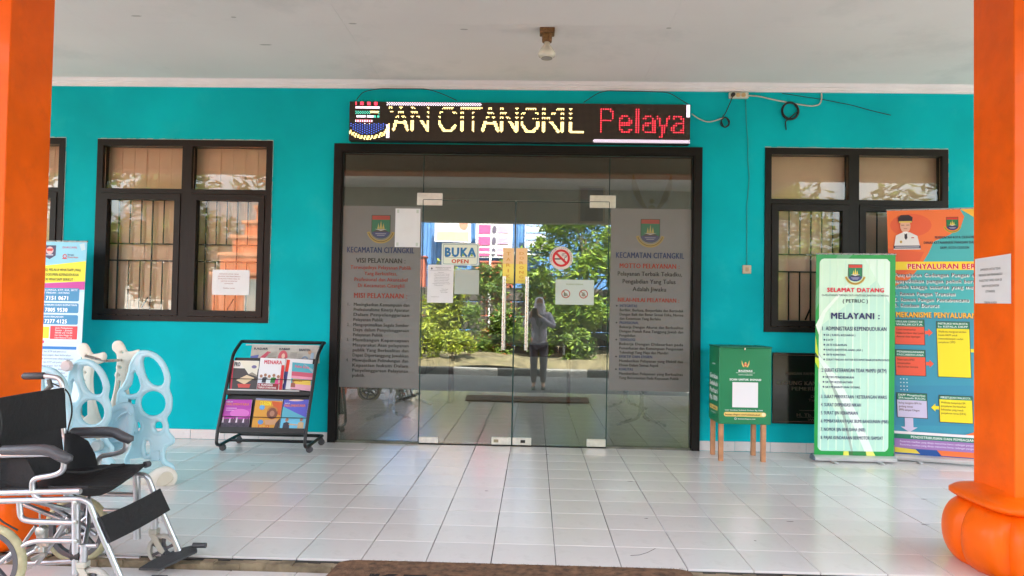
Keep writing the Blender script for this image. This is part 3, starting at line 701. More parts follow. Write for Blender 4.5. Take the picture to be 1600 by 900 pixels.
def emat(name, c, e):
    m = bpy.data.materials.new(name); m.use_nodes = True; bs = m.node_tree.nodes['Principled BSDF']; bs.inputs['Base Color'].default_value = (.02, .02, .02, 1)
    bs.inputs['Emission Color'].default_value = (*c, 1); bs.inputs['Emission Strength'].default_value = e; return m
LY, LR, LW, LB, LG = emat('led_amber', (1, .70, .24), .62), emat('led_red', (1, .03, .06), .75), emat('led_white', (1, .82, .95), .42), emat('led_blue', (.08, .2, 1), .3), emat('led_green', (.1, .8, .55), .28)
led = {k: MB() for k in 'YRWBG'}
lit = {}
def dot(cx, cy, k): lit[(int(round(cx)), int(round(cy)))] = k
def flush():
    for (i, j), k in lit.items():
        if not (0 <= i < COLS and 0 <= j < ROWS): continue
        x = lx0+.004+(i+.5)*dx; z = lz1-.005-(j+.5)*dz; r = .0038
        led[k].add([(x+r*math.cos(q*math.pi/3), YF-.0012, z+r*math.sin(q*math.pi/3)) for q in range(6)], [tuple(range(6))])
F5 = {  # stroke letters on a 0..1 box
 'A': [[(0, 1), (.5, 0), (1, 1)], [(.2, .66), (.8, .66)]], 'N': [[(0, 1), (0, 0), (1, 1), (1, 0)]], 'C': [[(1, .22), (.75, 0), (.3, 0), (0, .3), (0, .7), (.3, 1), (.75, 1), (1, .78)]],
 'I': [[(.5, 0), (.5, 1)]], 'T': [[(0, 0), (1, 0)], [(.5, 0), (.5, 1)]], 'G': [[(1, .22), (.75, 0), (.3, 0), (0, .3), (0, .7), (.3, 1), (.7, 1), (1, .8), (1, .5), (.6, .5)]],
 'K': [[(0, 0), (0, 1)], [(1, 0), (0, .55)], [(.3, .42), (1, 1)]], 'L': [[(0, 0), (0, 1), (1, 1)]], 'P': [[(0, 1), (0, 0), (.8, 0), (1, .15), (1, .38), (.8, .5), (0, .5)]],
 'e': [[(0, .66), (1, .66), (1, .5), (.75, .33), (.25, .33), (0, .5), (0, .83), (.25, 1), (.75, 1), (1, .88)]], 'l': [[(.5, 0), (.5, 1)]],
 'a': [[(.05, .42), (.25, .33), (.75, .33), (1, .48), (1, 1)], [(1, .62), (.3, .64), (0, .75), (0, .9), (.25, 1), (.7, 1), (1, .88)]], 'y': [[(0, .33), (.5, .98)], [(1, .33), (.5, .98), (.25, 1.25)]], "'": [[(.2, 0), (.6, .18)]]}
def stroke(ch, x0, x1, y0, y1, k, wd=2.4, scan=True):
    for pl in F5[ch]:
        for (ax, ay), (bx, by) in zip(pl, pl[1:]):
            X0, Y0_, X1, Y1_ = x0+(x1-x0)*ax, y0+(y1-y0)*ay, x0+(x1-x0)*bx, y0+(y1-y0)*by
            L = math.hypot(X1-X0, Y1_-Y0_); n = int(L*3)+1
            for q in range(n+1):
                X = X0+(X1-X0)*q/n; Y = Y0_+(Y1_-Y0_)*q/n
                for u in range(-1, 2):
                    for v in range(-1, 2):
                        if math.hypot(u, v)*2 <= wd:
                            i, j = int(round(X+u*.8)), int(round(Y+v*.8))
                            if scan and j < 17 and (j % 4) in (2, 3): continue
                            if scan and j < 17 and (j % 4) == 1 and (i % 2): continue
                            if not scan and (i % 2 or j % 2): continue
                            lit[(i, j)] = k
def px2c(px): return (onY(px, 190, YF).x-lx0-.004)/dx
def row(pxy): return (lz1-.005-onY(800, pxy, YF).z)/dz
Z0, Z1 = 4, 24.5
for ch, a0, a1 in (("'", 608, 613), ('A', 614, 636), ('N', 643, 668), ('C', 686, 710), ('I', 716, 726), ('T', 726, 751), ('A', 753, 777), ('N', 783, 806), ('G', 815, 839), ('K', 849, 872), ('I', 874, 882), ('L', 891, 910)):
    stroke(ch, px2c(a0), px2c(a1), Z0, Z1, 'Y')
for ch, a0, a1 in (('P', 937, 957), ('e', 967, 984), ('l', 990, 999), ('a', 1004, 1021), ('y', 1027, 1044), ('a', 1050, 1067)): stroke(ch, px2c(a0), px2c(a1), 4, 24, 'R', scan=False)
for i in range(int(px2c(604)), int(px2c(752))):
    for j in (0, 1, 2):
        if (i+j) % 2 == 0: lit[(i, j)] = 'W'
for i in range(int(px2c(928)), COLS):
    for j in (31, 32, 33):
        if (i+j) % 2 == 0: lit[(i, j)] = 'W'
for j in range(20, 32):
    for i in (0, 1, 2): lit[(int(px2c(604))+i, j)] = 'W'
for j in range(0, 11):
    for i in (1, 2, 3): lit[(COLS-i, j)] = 'W'
e0, e1 = int(px2c(556)), int(px2c(594)); rr = random.Random(5)
for i in range(e0, e1):
    for j in range(0, 20):
        b4 = j % 4
        if b4 == 3: continue
        k = 'RWGWR'[min(4, j//4)]
        if j < 4: k = 'R' if (i//3) % 2 else None
        elif j < 8: k = 'W' if b4 < 2 else None
        elif j < 12: k = 'G' if (i+j) % 2 and not 12 < i-e0 < 20 else ('Y' if b4 < 2 and 12 < i-e0 < 20 else None)
        elif j < 16: k = ('W' if i-e0 < 16 else 'G') if b4 < 2 and (i-e0) % 9 else None
        else: k = ('W' if (i % 2) else 'R') if b4 < 2 and abs(i-e0-19) > 4 else None
        if k: lit[(i, j)] = k
cx = (e0+e1)/2
for i in range(e0-8, e1+9):
    for j in range(19, 34):
        rr_ = math.hypot((i-cx)/1.25, j-15)
        if 15 < rr_ < 18.2 and (i+j//2) % 3: lit[(i, j)] = 'Y'
        elif rr_ <= 14 and i % 2 and (j+(i//2) % 2) % 2: lit[(i, j)] = 'B' if rr_ > 5 else 'W'
flush()
for k, nm, m in (('Y', 'amber_letters', LY), ('R', 'red_letters', LR), ('W', 'white_border_dots', LW), ('B', 'blue_emblem_dots', LB), ('G', 'green_emblem_dots', LG)): led[k].build(nm, m, t)
# hanging wires above the sign, cables, power strip, switch ---------------------------------
def cable(name, pts, r, m, label, cat='cable', rc=.05):
    o = MB(); P = arc([Vector(p) for p in pts], rc); o.tube(P, r, 6)
    ob = o.build(name, m, None, True, 80); return tag(ob, label, cat)
def wp(*pp, y=-.012): return [onY(a, b, y) for a, b in pp]
BLK = mat('black_cable', (.012, .012, .012), .5, var=0); WHT = mat('cream_cable', (.55, .50, .42), .5, var=0); TEALC = mat('painted_over_cable', (.004, .32, .33), .55)
cable('hanging_wire', wp((557, 156), (566, 144), (590, 138.5), (668, 139), (690, 146), (714, 157), y=-.045), .0035, BLK, 'thin black wire looping over the left end of the display', rc=.08)
cable('hanging_wire', wp((912, 160), (940, 141.5), (1045, 144), (1064, 156), (1080, 166), y=-.045), .0035, BLK, 'thin black wire looping over the right end of the display', rc=.08)
t = thing('power_strip', tuple(onY(1155, 148, -.02)), 'white three-socket power strip screwed high on the teal wall', 'power strip')
p0, p1 = onY(1139.5, 144, -.03), onY(1169.5, 153.5, -.03)
b = MB(); b.box(p0.x, p1.x, -.035, -.003, p1.z, p0.z, None, bev=.004); b.build('case', mat('cream_plastic', (.58, .60, .52), .4), t)
zc = (p0.z+p1.z)/2
for i in range(3):
    xc = p0.x+.028+.045*i*(p1.x-p0.x-.01)/.15
    b = MB(); b.lathe([(.019, -.0352), (.019, -.038), (.016, -.0382), (.015, -.036)], (xc, 0, zc), 'Y', 16); b.build('socket', mat('tan_socket', (.60, .42, .22), .4), t)
plug = MB(); xc = p0.x+.028; plug.lathe([(.017, -.06), (.017, -.039)], (xc, 0, zc), 'Y', 14); plug.build('plug', BLK, t)
cable('power_cable', [(xc, -.055, zc)]+wp((1141, 160), (1133, 178), (1128, 184), y=-.03), .004, BLK, 'short black plug lead dropping from the power strip to a looped knot')
cable('power_cable', wp((1081, 178), (1092, 186), (1106, 191.5), (1120, 188), (1130, 184), y=-.02), .0045, WHT, 'cream cable sagging from the display end towards the knot')
lp = []; c0 = onY(1133, 191, -.018)
for i in range(61):
    a = i/60*math.pi*2*3; lp.append((c0.x+(.036+.006*math.sin(a*.37))*math.cos(a)*.85+.006*math.sin(i), -.012-.010*(i/60), c0.z+.044*math.sin(a)))
cable('cable_knot', lp, .0042, BLK, 'small black looped knot of cable below the power strip', rc=.01)
cable('cream_mains_cable', wp((1170, 149.5), (1184, 150), (1205, 155), (1240, 162), (1268, 166), (1281, 164), (1284, 154), (1283, 133)), .0055, WHT, 'cream mains cable running from the power strip up into the ceiling')
lp = []; c0 = onY(1235, 173, -.02)
for i in range(97):
    a = i/96*math.pi*2*4; rr_ = .070+.006*math.sin(a*.61+1); lp.append((c0.x+rr_*math.cos(a), -.010-.014*(i/96), c0.z+rr_*1.02*math.sin(a)-.003*(i % 7)/7))
lp += wp((1227, 190), (1228.5, 203))
cable('coiled_cable', lp, .005, BLK, 'round coil of black cable hanging on the wall under the cornice', rc=.01)
cable('slack_wire', wp((1222, 146), (1283, 155), (1330, 164), (1362, 173), (1392, 180)), .003, BLK, 'thin dark wire slanting down to the right across the teal wall')
cable('wall_cable', wp((1165, 155), (1166, 190), (1169, 225), (1168, 250), (1171, 275), (1167, 320), (1167, 414), y=-.003), .0045, TEALC, 'cable painted teal running down from the power strip to the switch')
t = thing('wall_switch', (1.803, -.01, 1.51), 'small cream light switch on the teal wall left of the right window', 'switch')
s_ = onY(1167, 421, -.01)
b = MB(); b.box(s_.x-.036, s_.x+.036, -.016, -.0005, s_.z-.036, s_.z+.036, None, bev=.004); b.build('plate', mat('cream_switch_plate', (.60, .50, .36), .4), t)
b = MB(); b.box(s_.x-.014, s_.x+.014, -.022, -.0165, s_.z-.018, s_.z+.018, None, bev=.002); b.build('rocker', mat('tan_rocker', (.5, .36, .22), .4), t)
# granite plaque -----------------------------------------------------------------------------
GRAN = mat('black_granite', (.010, .010, .010), .12, var=.3, scale=80)
px0, px1, pz0, pz1 = 2.030, 2.93, .246, .846
t = thing('inauguration_plaque', ((px0+px1)/2, -.012, pz0), 'black granite plaque with dim gold lettering low on the wall behind the donation box', 'plaque')
b = MB(); b.box(px0, px1, -.022, -.001, pz0, pz1, None, bev=.003); b.build('slab', GRAN, t)
S = Sheet((px0, -.0222, pz1), (px1, -.0222, pz1), (px0, -.0222, pz0), 168, 112, .0002); GO = mat('dull_gold_paint', (.075, .062, .038), .45, metal=.3, var=0)
for (a, b, c, d) in ((2, 3.2, 166, 3.9), (2, 108, 166, 108.7)): S.rect(a, b, c, d, mat('dull_bronze_line', (.10, .045, .03), .5, var=0))
S.ell(84, 16, 6, 7, GO); S.text('DENGAN RAHMAT', 20, 73, 30, 34.5, GO, .6); S.text('ALLAH SWT', 77, 118, 30, 34.5, GO, .6)
S.text('GEDUNG KANTOR KECAMATAN', 6, 150, 44, 50.5, GO, 1.2); S.text('PEMERINTAH KOTA', 30, 128, 53, 59, GO, 1.2)
S.text('Diresmikan', 60, 92, 66, 70, GO, .3); S.text('Tanggal', 56, 80, 72, 76, GO, .3); S.rect(42, 90, 100, 90.6, GO); S.text('H. Tb.', 38, 62, 95, 100, GO, .6); S.rect(38, 101, 100, 101.5, GO); S.text('Walikota', 55, 85, 103, 106.5, GO, .3)
S.build('lettering', t)
# ================================================================== BANNERS
VINYL = mat('banner_back_vinyl', (.55, .55, .55), .5)
def banner(tl, tr, bl, w, h, label, face, th=.0022, base=True):
    tl, tr, bl = Vector(tl), Vector(tr), Vector(bl); br = bl+(tr-tl)
    mid = (bl+br)/2; t = thing('roll_up_banner', (mid.x, mid.y, 0), label, 'banner')
    nrm = (bl-tl).cross(tr-tl).normalized()
    if nrm.dot(CAM-tl) < 0: nrm = -nrm
    b = MB(); n = 8; vs = []; fs = []
    b.prism([tl, tr, br, bl], -nrm*th); b.build('printed_sheet', face, t)
    u = (tr-tl).normalized(); d = (bl-tl).normalized()
    b = MB(); b.tube([tl-u*.004-d*.003-nrm*.002, tr+u*.004-d*.003-nrm*.002], .007, 10); b.build('top_rail', CHROME, t, True)
    if base:
        b = MB(); z1 = bl.z+.004; c0 = bl-u*.006; c1 = br+u*.006; yy = u.cross(Vector((0, 0, 1)))
        if yy.y > 0: yy = -yy
        pr = [(.045, .012), (.050, .03), (.042, z1-.012), (.012, z1), (-.03, z1), (-.05, z1-.02), (-.05, .012)]
        P0 = [Vector((c0.x, c0.y, 0))+yy*a+Vector((0, 0, z)) for a, z in pr]; P1 = [Vector((c1.x, c1.y, 0))+yy*a+Vector((0, 0, z)) for a, z in pr]
        L = len(pr); b.add(P0+P1, [(i, i+L, (i+1) % L+L, (i+1) % L) for i in range(L)]+[tuple(range(L)), tuple(reversed(range(L, 2*L)))])
        b.build('base_cassette', mat('silver_banner_base', (.62, .61, .60), .35, metal=.4), t)
        for f_ in (.22, .78):
            q = c0+(c1-c0)*f_; b = MB(); a = Vector((q.x, q.y, 0)); b.prism([a+yy*.03-u*.02+Vector((0, 0, .002)), a+yy*.115-u*.014+Vector((0, 0, .002)), a+yy*.125+Vector((0, 0, .002)), a+yy*.115+u*.014+Vector((0, 0, .002)), a+yy*.03+u*.02+Vector((0, 0, .002))], Vector((0, 0, .010)))
            b.build('foot', mat('silver_banner_foot', (.5, .5, .5), .4, metal=.5), t)
        b = MB(); e = c0-u*.012; b.prism([Vector((e.x, e.y, 0))+yy*a+Vector((0, 0, z)) for a, z in pr], u*.011); b.build('end_cap', mat('grey_blue_cap', (.12, .16, .2), .5), t)
    S = Sheet(tl, tr, bl, w, h, .00012); return t, S
# green welcome banner
t, S = banner(onY(1275.5, 397, -.36), onY(1399.5, 398, -.36), onY(1272, 711, -.34), 325, 818, 'green roll-up banner headed SELAMAT DATANG listing counter services, in front of the right window', ink(14, 150, 62))
S.poly([(0, 0), (0, 230), (60, 90), (150, 0)], ink(90, 160, 110)); S.poly([(0, 0), (0, 150), (90, 0)], ink(40, 150, 80))
S.rrect(14, 18, 302, 800, 20, ink(206, 236, 210))
for i, (g_, p) in enumerate((((186, 226, 205), [(14, 300), (302, 60), (302, 780), (290, 800), (160, 800)]), ((176, 222, 205), [(14, 520), (180, 800), (30, 800), (14, 785)]), ((216, 240, 222), [(200, 18), (290, 18), (302, 30), (302, 200)]))): S.poly(p, ink(*g_))
for i in range(9):
    x = 14+32*i; S.rect(x+8, 22, x+14, 796, ink(198, 232, 208) if i % 2 else ink(212, 238, 214))
S.poly([(10, 420), (60, 520), (110, 640), (150, 800), (158, 800), (122, 640), (74, 510), (14, 400)], ink(170, 190, 175)); S.poly([(14, 430), (90, 560), (170, 720), (205, 800), (240, 800), (190, 680), (100, 510), (14, 410)], ink(226, 240, 228))
S.poly([(0, 330), (0, 440), (16, 470), (16, 440), (8, 380)], ink(200, 220, 40)); S.poly([(0, 290), (14, 330), (40, 240), (140, 120), (120, 130), (30, 230)], ink(226, 240, 226))
S.poly([(0, 400), (14, 420), (14, 425), (0, 420)], ink(40, 60, 40)); S.rect(140, 800, 158, 818, ink(60, 110, 60)); S.rect(158, 800, 210, 818, ink(30, 130, 60)); S.poly([(120, 800), (140, 800), (142, 818), (118, 818)], ink(225, 225, 90)); S.poly([(210, 800), (240, 800), (250, 818), (214, 818)], ink(230, 235, 120))
emblem(S, 160, 74, 58)
NV = ink(38, 40, 95); BKK = ink(40, 34, 50)
S.text('SELAMAT DATANG', 46, 277, 135, 153, ink(225, 30, 60), 2.2); S.text('DI-PELAYANAN TERPADU SATU PINTU KECAMATAN CITANGKIL', 24, 298, 163, 171, ink(70, 80, 80), .4); S.text('( PETRUC )', 110, 212, 182, 197, BKK, 1)
S.text('MELAYANI :', 64, 260, 236, 262, NV, 2); S.text('1. ADMINISTRASI KEPENDUDUKAN', 27, 289, 294, 311, NV, .9)
for i, (s_, x1) in enumerate((('KK ( KARTU KELUARGA )', 162), ('E-KTP', 72), ('AKTE KELAHIRAN', 128), ('KARTU IDENTITAS ANAK ( KIA )', 193), ('AKTE KEMATIAN', 122), ('SURAT PINDAH ANTAR KECAMATAN/KOTA/PROVINSI', 300))):
    y = 325+20*i; S.ell(36, y+4, 3, 3.5, NV); S.text(s_, 44, x1, y, y+8.5, NV, .8)
S.text('2. SURAT KETERANGAN TIDAK MAMPU (SKTM)', 26, 291, 464, 480, NV, .7)
for i, (s_, x1) in enumerate((('SKTM PENDIDIKAN', 158), ('SKTM KESEHATAN', 152), ('SKTM BANTUAN SOSIAL', 185))):
    y = 496+20*i; S.ell(34, y+4, 3, 3.5, NV); S.text(s_, 42, x1, y, y+9, NV, 1)
for s_, y, x1 in (('3. SURAT PERNYATAAN / KETERANGAN WARIS', 572, 293), ('4. SURAT DISPENSASI NIKAH', 605, 188), ('5. SURAT IJIN KERAMAIAN', 638, 175), ('6. PEMBAYARAN PAJAK BUMI BANGUNAN (PBB)', 671, 300), ('7. NOMOR IJIN BERUSAHA (NIB)', 705, 206), ('8. PAJAK KENDARAAN BERMOTOR /SAMSAT', 738, 279)): S.text(s_, 25, x1, y, y+14, NV, .7)
S.build('print', t)
# orange and teal rice banner; grid units are photo pixels
PT = lambda r, g, b: ink(r, g, b)
tl = onY(1385.5, 329, -.20); tr = tl+Vector((.77, -.235, .0)); bl = onY(1398, 709, -.22)
t, S = banner(tl, tr, bl, 158, 381, 'orange and teal roll-up banner about rice distribution, partly behind the right pillar', ink(70, 160, 178), base=True)
TL = PT(72, 178, 180); TL2 = PT(60, 150, 175); ORR = PT(240, 118, 60); OR2 = PT(232, 100, 62); YL = PT(246, 186, 60)
S.poly([(0, 0), (158, 0), (158, 160), (0, 160)], TL); S.poly([(0, 0), (104, 0), (110, 12), (104, 30), (88, 40), (66, 50), (58, 68), (46, 88), (30, 108), (0, 124)], ORR)
S.ell(34, 24, 30, 18, OR2); S.poly([(0, 60), (52, 66), (40, 90), (0, 110)], OR2)
S.poly([(104, 0), (158, 0), (158, 26), (132, 20), (116, 8)], YL); S.poly([(120, 0), (158, 0), (158, 14), (134, 10)], PT(226, 200, 70))
S.rect(0, 160, 158, 381, TL2); S.poly([(0, 275), (158, 268), (158, 330), (0, 336)], PT(58, 142, 172))
emblem(S, 93, 22, 17); 
DKB = PT(45, 40, 60)
for s_, x0, x1, y in (('PEMERINTAH KOTA CILEGON', 68, 122, 41.5), ('DINAS KETAHANAN PANGAN DAN PERTANIAN', 52, 150, 49.5), ('DKPP, KOTA CILEGON', 75, 115, 57.5)):
    S.rect(x0-.6, y-.6, x1+.6, y+4.6, PT(240, 236, 230)) if False else None; S.text(s_, x0, x1, y, y+4, DKB, 1.4)
S.rect(8, 81, 158, 94, PT(248, 214, 60)); S.text('PENYALURAN BERAS', 27.5, 136, 83.5, 92, PT(250, 240, 235), 3.4, layer=20); S.text('PENYALURAN BERAS', 28, 135.5, 83.5, 92, PT(214, 30, 70), 2)
WHT_ = PT(236, 244, 240)
def halo(s_, x0, x1, y0, y1, m=DKB, b1=.8):
    S.text(s_, x0-.5, x1+.5, y0-.5, y1+.5, WHT_, 4.5, layer=22); S.text(s_, x0, x1, y0, y1, m, b1)
halo('Penyaluran Cadangan Pangan dimaksud', 9, 150, 98.5, 104); halo('menyediakan pangan pokok berupa beras', 6, 152, 108, 113.5); halo('rumah tangga sasaran yang mengalami', 6, 146, 117, 122.5)
halo('1. Rawan Pangan Transien', 8, 93, 128, 133.5); halo('2. Rawan Pangan Pascabencana', 8, 112, 137, 142.5); halo('3. Keadaan Darurat', 8, 70, 146, 151.5)
S.text('MEKANISME PENYALURAN BERAS', 8.5, 152, 158.5, 168, PT(110, 60, 20), 3.2, layer=22); S.text('MEKANISME PENYALURAN BERAS', 9, 151.5, 159, 167.5, PT(250, 190, 60), 1.6)
def flow(x0, y0, x1, y1, body, title, lines, arrow=None):
    S.rect(x0-.9, y0-.9, x1+.9, y1+.9, PT(70, 60, 60)); S.rect(x0, y0, x1, y1, body); n = len(title); S.rect(x0, y0, x1, y0+4.6*n+1.2, PT(25, 125, 95))
    for i, s_ in enumerate(title): S.text(s_, x0+2, x1-2, y0+1.0+4.5*i, y0+4.2+4.5*i, WHT_, .8)
    for i, s_ in enumerate(lines): S.text(s_, x0+2, x0+2+min(len(s_)*1.55, x1-x0-3), y0+4.6*n+4+5.4*i, y0+4.6*n+7.2+5.4*i, PT(90, 60, 40), .3)
    if arrow:
        ax, ay, dx_, sc = arrow; S.poly([(ax, ay-2.6), (ax+dx_*5, ay-2.6), (ax+dx_*5, ay-6), (ax+dx_*11, ay), (ax+dx_*5, ay+6), (ax+dx_*5, ay+2.6), (ax, ay+2.6)], sc)
RDF = PT(236, 92, 66); YLF = PT(242, 222, 40); LIL = PT(206, 196, 222)
flow(-0+6, 172, 48, 210, RDF, ['USULAN CAMAT KE', 'WALIKOTA'], ['Camat menyampaikan', 'usulan berdasar dari Lurah', 'disertai data lapangan'], (49, 191, 1, RDF))
flow(66, 174, 111, 258, YLF, ['INSTRUKSI WALIKOTA', 'ke KEPALA DKPP'], ['Walikota menginstruksikan', 'kepala DKPP untuk', 'menindaklanjuti usulan', 'penyaluran CPPD'], (112, 217, 1, YLF))
flow(6, 219, 48, 258, RDF, ['PENANGANAN', 'PASCABENCANA'], ['Dalam waktu BPBD', 'menyampaikan', 'data korban bencana'], (49, 239, 1, RDF))
for i in range(4):
    for j in range(3): S.ell(12+4.5*j, 264+5.6*i, .8, .8, WHT_)
flow(6, 286, 48, 323, LIL, ['DKPP Mengeluarkan', 'SPA kepada BULOG'], ['Bulog mengirim BPA ke', 'gudang sesuai', 'SPPB sampai Cilegon'])
S.poly([(16, 324), (28, 324), (28, 338), (34, 338), (22, 346), (10, 338), (16, 338)], LIL)
flow(66, 287, 111, 327, YLF, ['PERSETUJUAN WALIKOTA'], ['Walikota menyetujui BA', 'penyaluran berdasarkan', 'kebutuhan yang masuk', 'penyaluran terus (DPA)'], (65, 306, -1, YLF))
flow(130, 194, 156, 240, LIL, [], ['Kepala']); flow(131, 288, 156, 328, LIL, ['KEPALA'], ['DKPP'], (130, 307, -1, LIL))
S.poly([(100, 345), (118, 338), (124, 320), (132, 310), (158, 300), (158, 345)], ORR)
S.rect(0, 345, 158, 349, PT(236, 230, 230)); S.rect(0, 349.5, 158, 356, PT(25, 125, 95)); S.text('PENDISTRIBUSIAN DAN PEMBAGIAN CPPD KEPADA', 24, 150, 350.8, 354.8, WHT_, 1)
S.rect(0, 356.5, 158, 371, PT(160, 120, 180))
for i in range(2): S.text('Penerima manfaat yang dituju menerima beras cadangan pangan dengan membawa kartu', 8, 152, 359+5*i, 361.8+5*i, PT(225, 215, 235), .3)
S.rect(0, 371, 158, 381, PT(30, 80, 150)); S.poly([(60, 371), (158, 371), (158, 379), (66, 379)], ORR); S.poly([(0, 370), (30, 372), (36, 378), (0, 378)], PT(226, 200, 70))
# uniformed official in the corner of the print
S.poly([(8, 62), (12, 40), (22, 35), (32, 35), (43, 41), (47, 62)], PT(226, 224, 222)); S.ell(26, 25, 7.5, 11, PT(222, 172, 146)); S.poly([(16, 19), (16, 12), (20, 8), (32, 8), (37, 12), (36, 19)], PT(46, 36, 44)); S.rect(17, 17.5, 35.5, 20, PT(220, 190, 90))
S.poly([(24.5, 36), (28, 36), (28.5, 44), (26.3, 47), (24.2, 44)], PT(50, 40, 55)); S.poly([(22, 35), (26, 38), (30, 35), (28, 34), (24, 34)], PT(240, 240, 240)); S.rect(20, 23.4, 24.6, 24.2, PT(90, 60, 50)); S.rect(27.4, 23.4, 32, 24.2, PT(90, 60, 50)); S.rect(23.6, 29, 28.6, 29.8, PT(160, 90, 80))
S.rect(8, 56, 47, 60.5, PT(60, 60, 80)); S.rect(10, 57.6, 45, 58.8, PT(215, 215, 225)); S.rect(34, 43, 38, 44.4, PT(190, 60, 60)); S.ell(19, 50, 1.8, 2.2, PT(190, 160, 80))
S.build('print', t)
# blue information banner at the left
tr = onY(136, 378, -.30); br = onY(127, 548, -.30); dn = (br-tr); bl_r = tr+dn*(1.62/(-dn.z)); tl = tr+Vector((-.62, .02, 0)); bl = bl_r+Vector((-.62, .02, 0))
t, S = banner(tl, tr, bl, 116, 303, 'pale blue roll-up banner with service phone numbers, half behind the left pillar', ink(186, 220, 232))
S.poly([(0, 0), (116, 0), (116, 34), (0, 44)], ink(140, 205, 225)); S.poly([(0, 44), (116, 30), (116, 62), (0, 68)], ink(238, 226, 50)); S.poly([(0, 69), (116, 62), (116, 75), (0, 79)], ink(196, 60, 150)); S.rect(0, 79, 116, 303, ink(204, 226, 238))
S.poly([(46, 6), (66, 6), (66, 22), (56, 28), (46, 22)], ink(60, 55, 90)); S.ell(56, 14, 6, 6, ink(215, 180, 180)); S.poly([(50, 11), (62, 11), (60, 15), (52, 15)], ink(205, 60, 50)); S.rect(50, 20, 62, 22, ink(180, 180, 200))
S.text('DUKCAPIL', 77, 101, 7.5, 10.5, ink(200, 70, 130), 1); S.text('Bangga', 86, 96, 19, 21.5, ink(60, 70, 130), .8); S.text('Melayani Bangsa', 86, 103, 23, 25.5, ink(200, 60, 80), .6)
S.ring(81, 23, 2, 3.4, ink(200, 60, 80)); S.rect(77, 26, 85, 27.2, ink(200, 60, 80)); S.poly([(104, 4), (112, 2), (114, 12), (108, 14)], ink(190, 215, 220))
BN = ink(60, 70, 40)
S.text('(NG) MELALUI WHATSAPP (WA)', 46, 108, 42, 46.5, BN, 1.2); S.text('KAN DOKUMEN KEPENDUDUKAN', 42, 105, 49.5, 54, BN, 1.2); S.text('NOMOR WHATSAPP BERIKUT :', 40, 99, 57, 61.5, BN, 1.2)
BL_ = ink(58, 138, 184)
for y, y1, a, b_, num in ((73, 93.5, 'KARTU KELUARGA, KTP, KIA, SKTT', 'SURAT PINDAH - DATANG', '0878 7151 0671'), (96.5, 112, 'AKTE KELAHIRAN DAN KEMATIAN', None, '0877 7805 9530'), (115, 130, 'LAYANAN PENGADUAN', None, '0877 7377 4125')):
    S.rrect(6, y, 108, y1, 2.5, BL_); S.text(a, 30 if b_ or 'AKTE' in a else 46, 105 if b_ or 'AKTE' in a else 84, y+1.5, y+4.5, ink(230, 240, 245), 1)
    if b_: S.text(b_, 40, 92, y+6, y+9, ink(230, 240, 245), 1)
    S.text(num, 34, 90, y1-8.5, y1-2, ink(245, 250, 250), 2)
S.rect(20, 134, 62, 152, ink(236, 222, 50)); S.rect(64, 132.5, 108, 153, ink(226, 60, 70))
for i, s_ in enumerate(('Jam Pelayanan', 'Senin - Jumat', '08.00 s/d 15.00', 'Hari Sabtu Minggu dan', 'Libur Nasional Tutup')): S.text(s_, 72, 100, 134+3.8*i, 136.6+3.8*i, ink(245, 225, 225), .8)
for i in range(3): S.text('Layanan', 36, 52, 137+5*i, 140+5*i, ink(120, 110, 40), .8)
S.rrect(20, 155.5, 55, 160, 2, ink(220, 70, 130)); S.text('SYARAT', 38, 52, 156.6, 159, ink(245, 230, 240), .8)
S.rect(6, 164.5, 108, 169, ink(30, 120, 195))
for i in range(14):
    S.text(('Foto KK dan KTP asli pemohon', 'Surat keterangan dari kelurahan', 'Formulir permohonan ditandatangani')[i % 3], 40, (92, 100, 104)[i % 3], 171+5.5*i, 173.8+5.5*i, ink(110, 130, 160), .3)
S.rect(6, 255, 108, 262, ink(30, 120, 195)); S.rect(6, 268, 108, 296, ink(60, 150, 200)); S.build('print', t)

# ================================================================== DONATION BOX
a = onY(1124.5, 543, -.455); b_ = onY(1205, 545.5, -.455); c = onY(1122.5, 662.5, -.455)
bx0, bx1, bz0, bz1, by0, by1 = 1.474, 1.884, .295, .897, -.455, -.115
GRN = mat('green_laminated_print', srgb(26, 128, 82), .35, var=.04, scale=3)
t = thing('donation_box', ((bx0+bx1)/2, (by0+by1)/2, 0), 'green charity donation box on four wooden legs beside the glass entrance', 'donation box')
b = MB(); b.box(bx0, bx1, by0, by1, bz0, bz1, None, bev=.004); b.build('cabinet', GRN, t)
b = MB(); b.box(bx0-.006, bx1+.006, by0-.006, by1+.004, bz1+.0005, bz1+.014, None, bev=.003); b.box((bx0+bx1)/2-.09, (bx0+bx1)/2+.09, (by0+by1)/2-.008, (by0+by1)/2+.008, bz1+.0142, bz1+.0155, BLACK); b.mats.insert(0, GRN) if False else None
lid = MB(); lid.box(bx0-.005, bx1+.005, by0-.005, by1+.004, bz1+.0005, bz1+.012, None, bev=.003); lid.build('lid', mat('dark_green_lid', srgb(30, 105, 75), .45), t)
sl_ = MB(); sl_.box((bx0+bx1)/2-.09, (bx0+bx1)/2+.09, -.30, -.288, bz1+.0122, bz1+.0135); sl_.build('coin_slot', BLACK, t)
pd = MB(); pd.tube([(1.672, by0-.009, bz1+.004), (1.672, by0-.009, bz1-.014)], .004, 6); pd.build('latch', CHROME, t)
WOOD = mat('light_pine_leg', srgb(188, 132, 92), .55, var=.12, scale=14)
for x, y in ((bx0+.022, by0+.024), (bx1-.055, by0+.024), (bx0+.022, by1-.045), (bx1-.055, by1-.045)):
    b = MB(); b.box(x-.016, x+.020, y-.016, y+.018, 0, bz0-.0005, None, bev=.002); b.build('leg', WOOD, t)
S = Sheet((bx0+.001, by0-.0003, bz1), (bx1-.001, by0-.0003, bz1), (bx0+.001, by0-.0003, bz0), 560, 825, .0003)
WH = ink(225, 235, 228); 
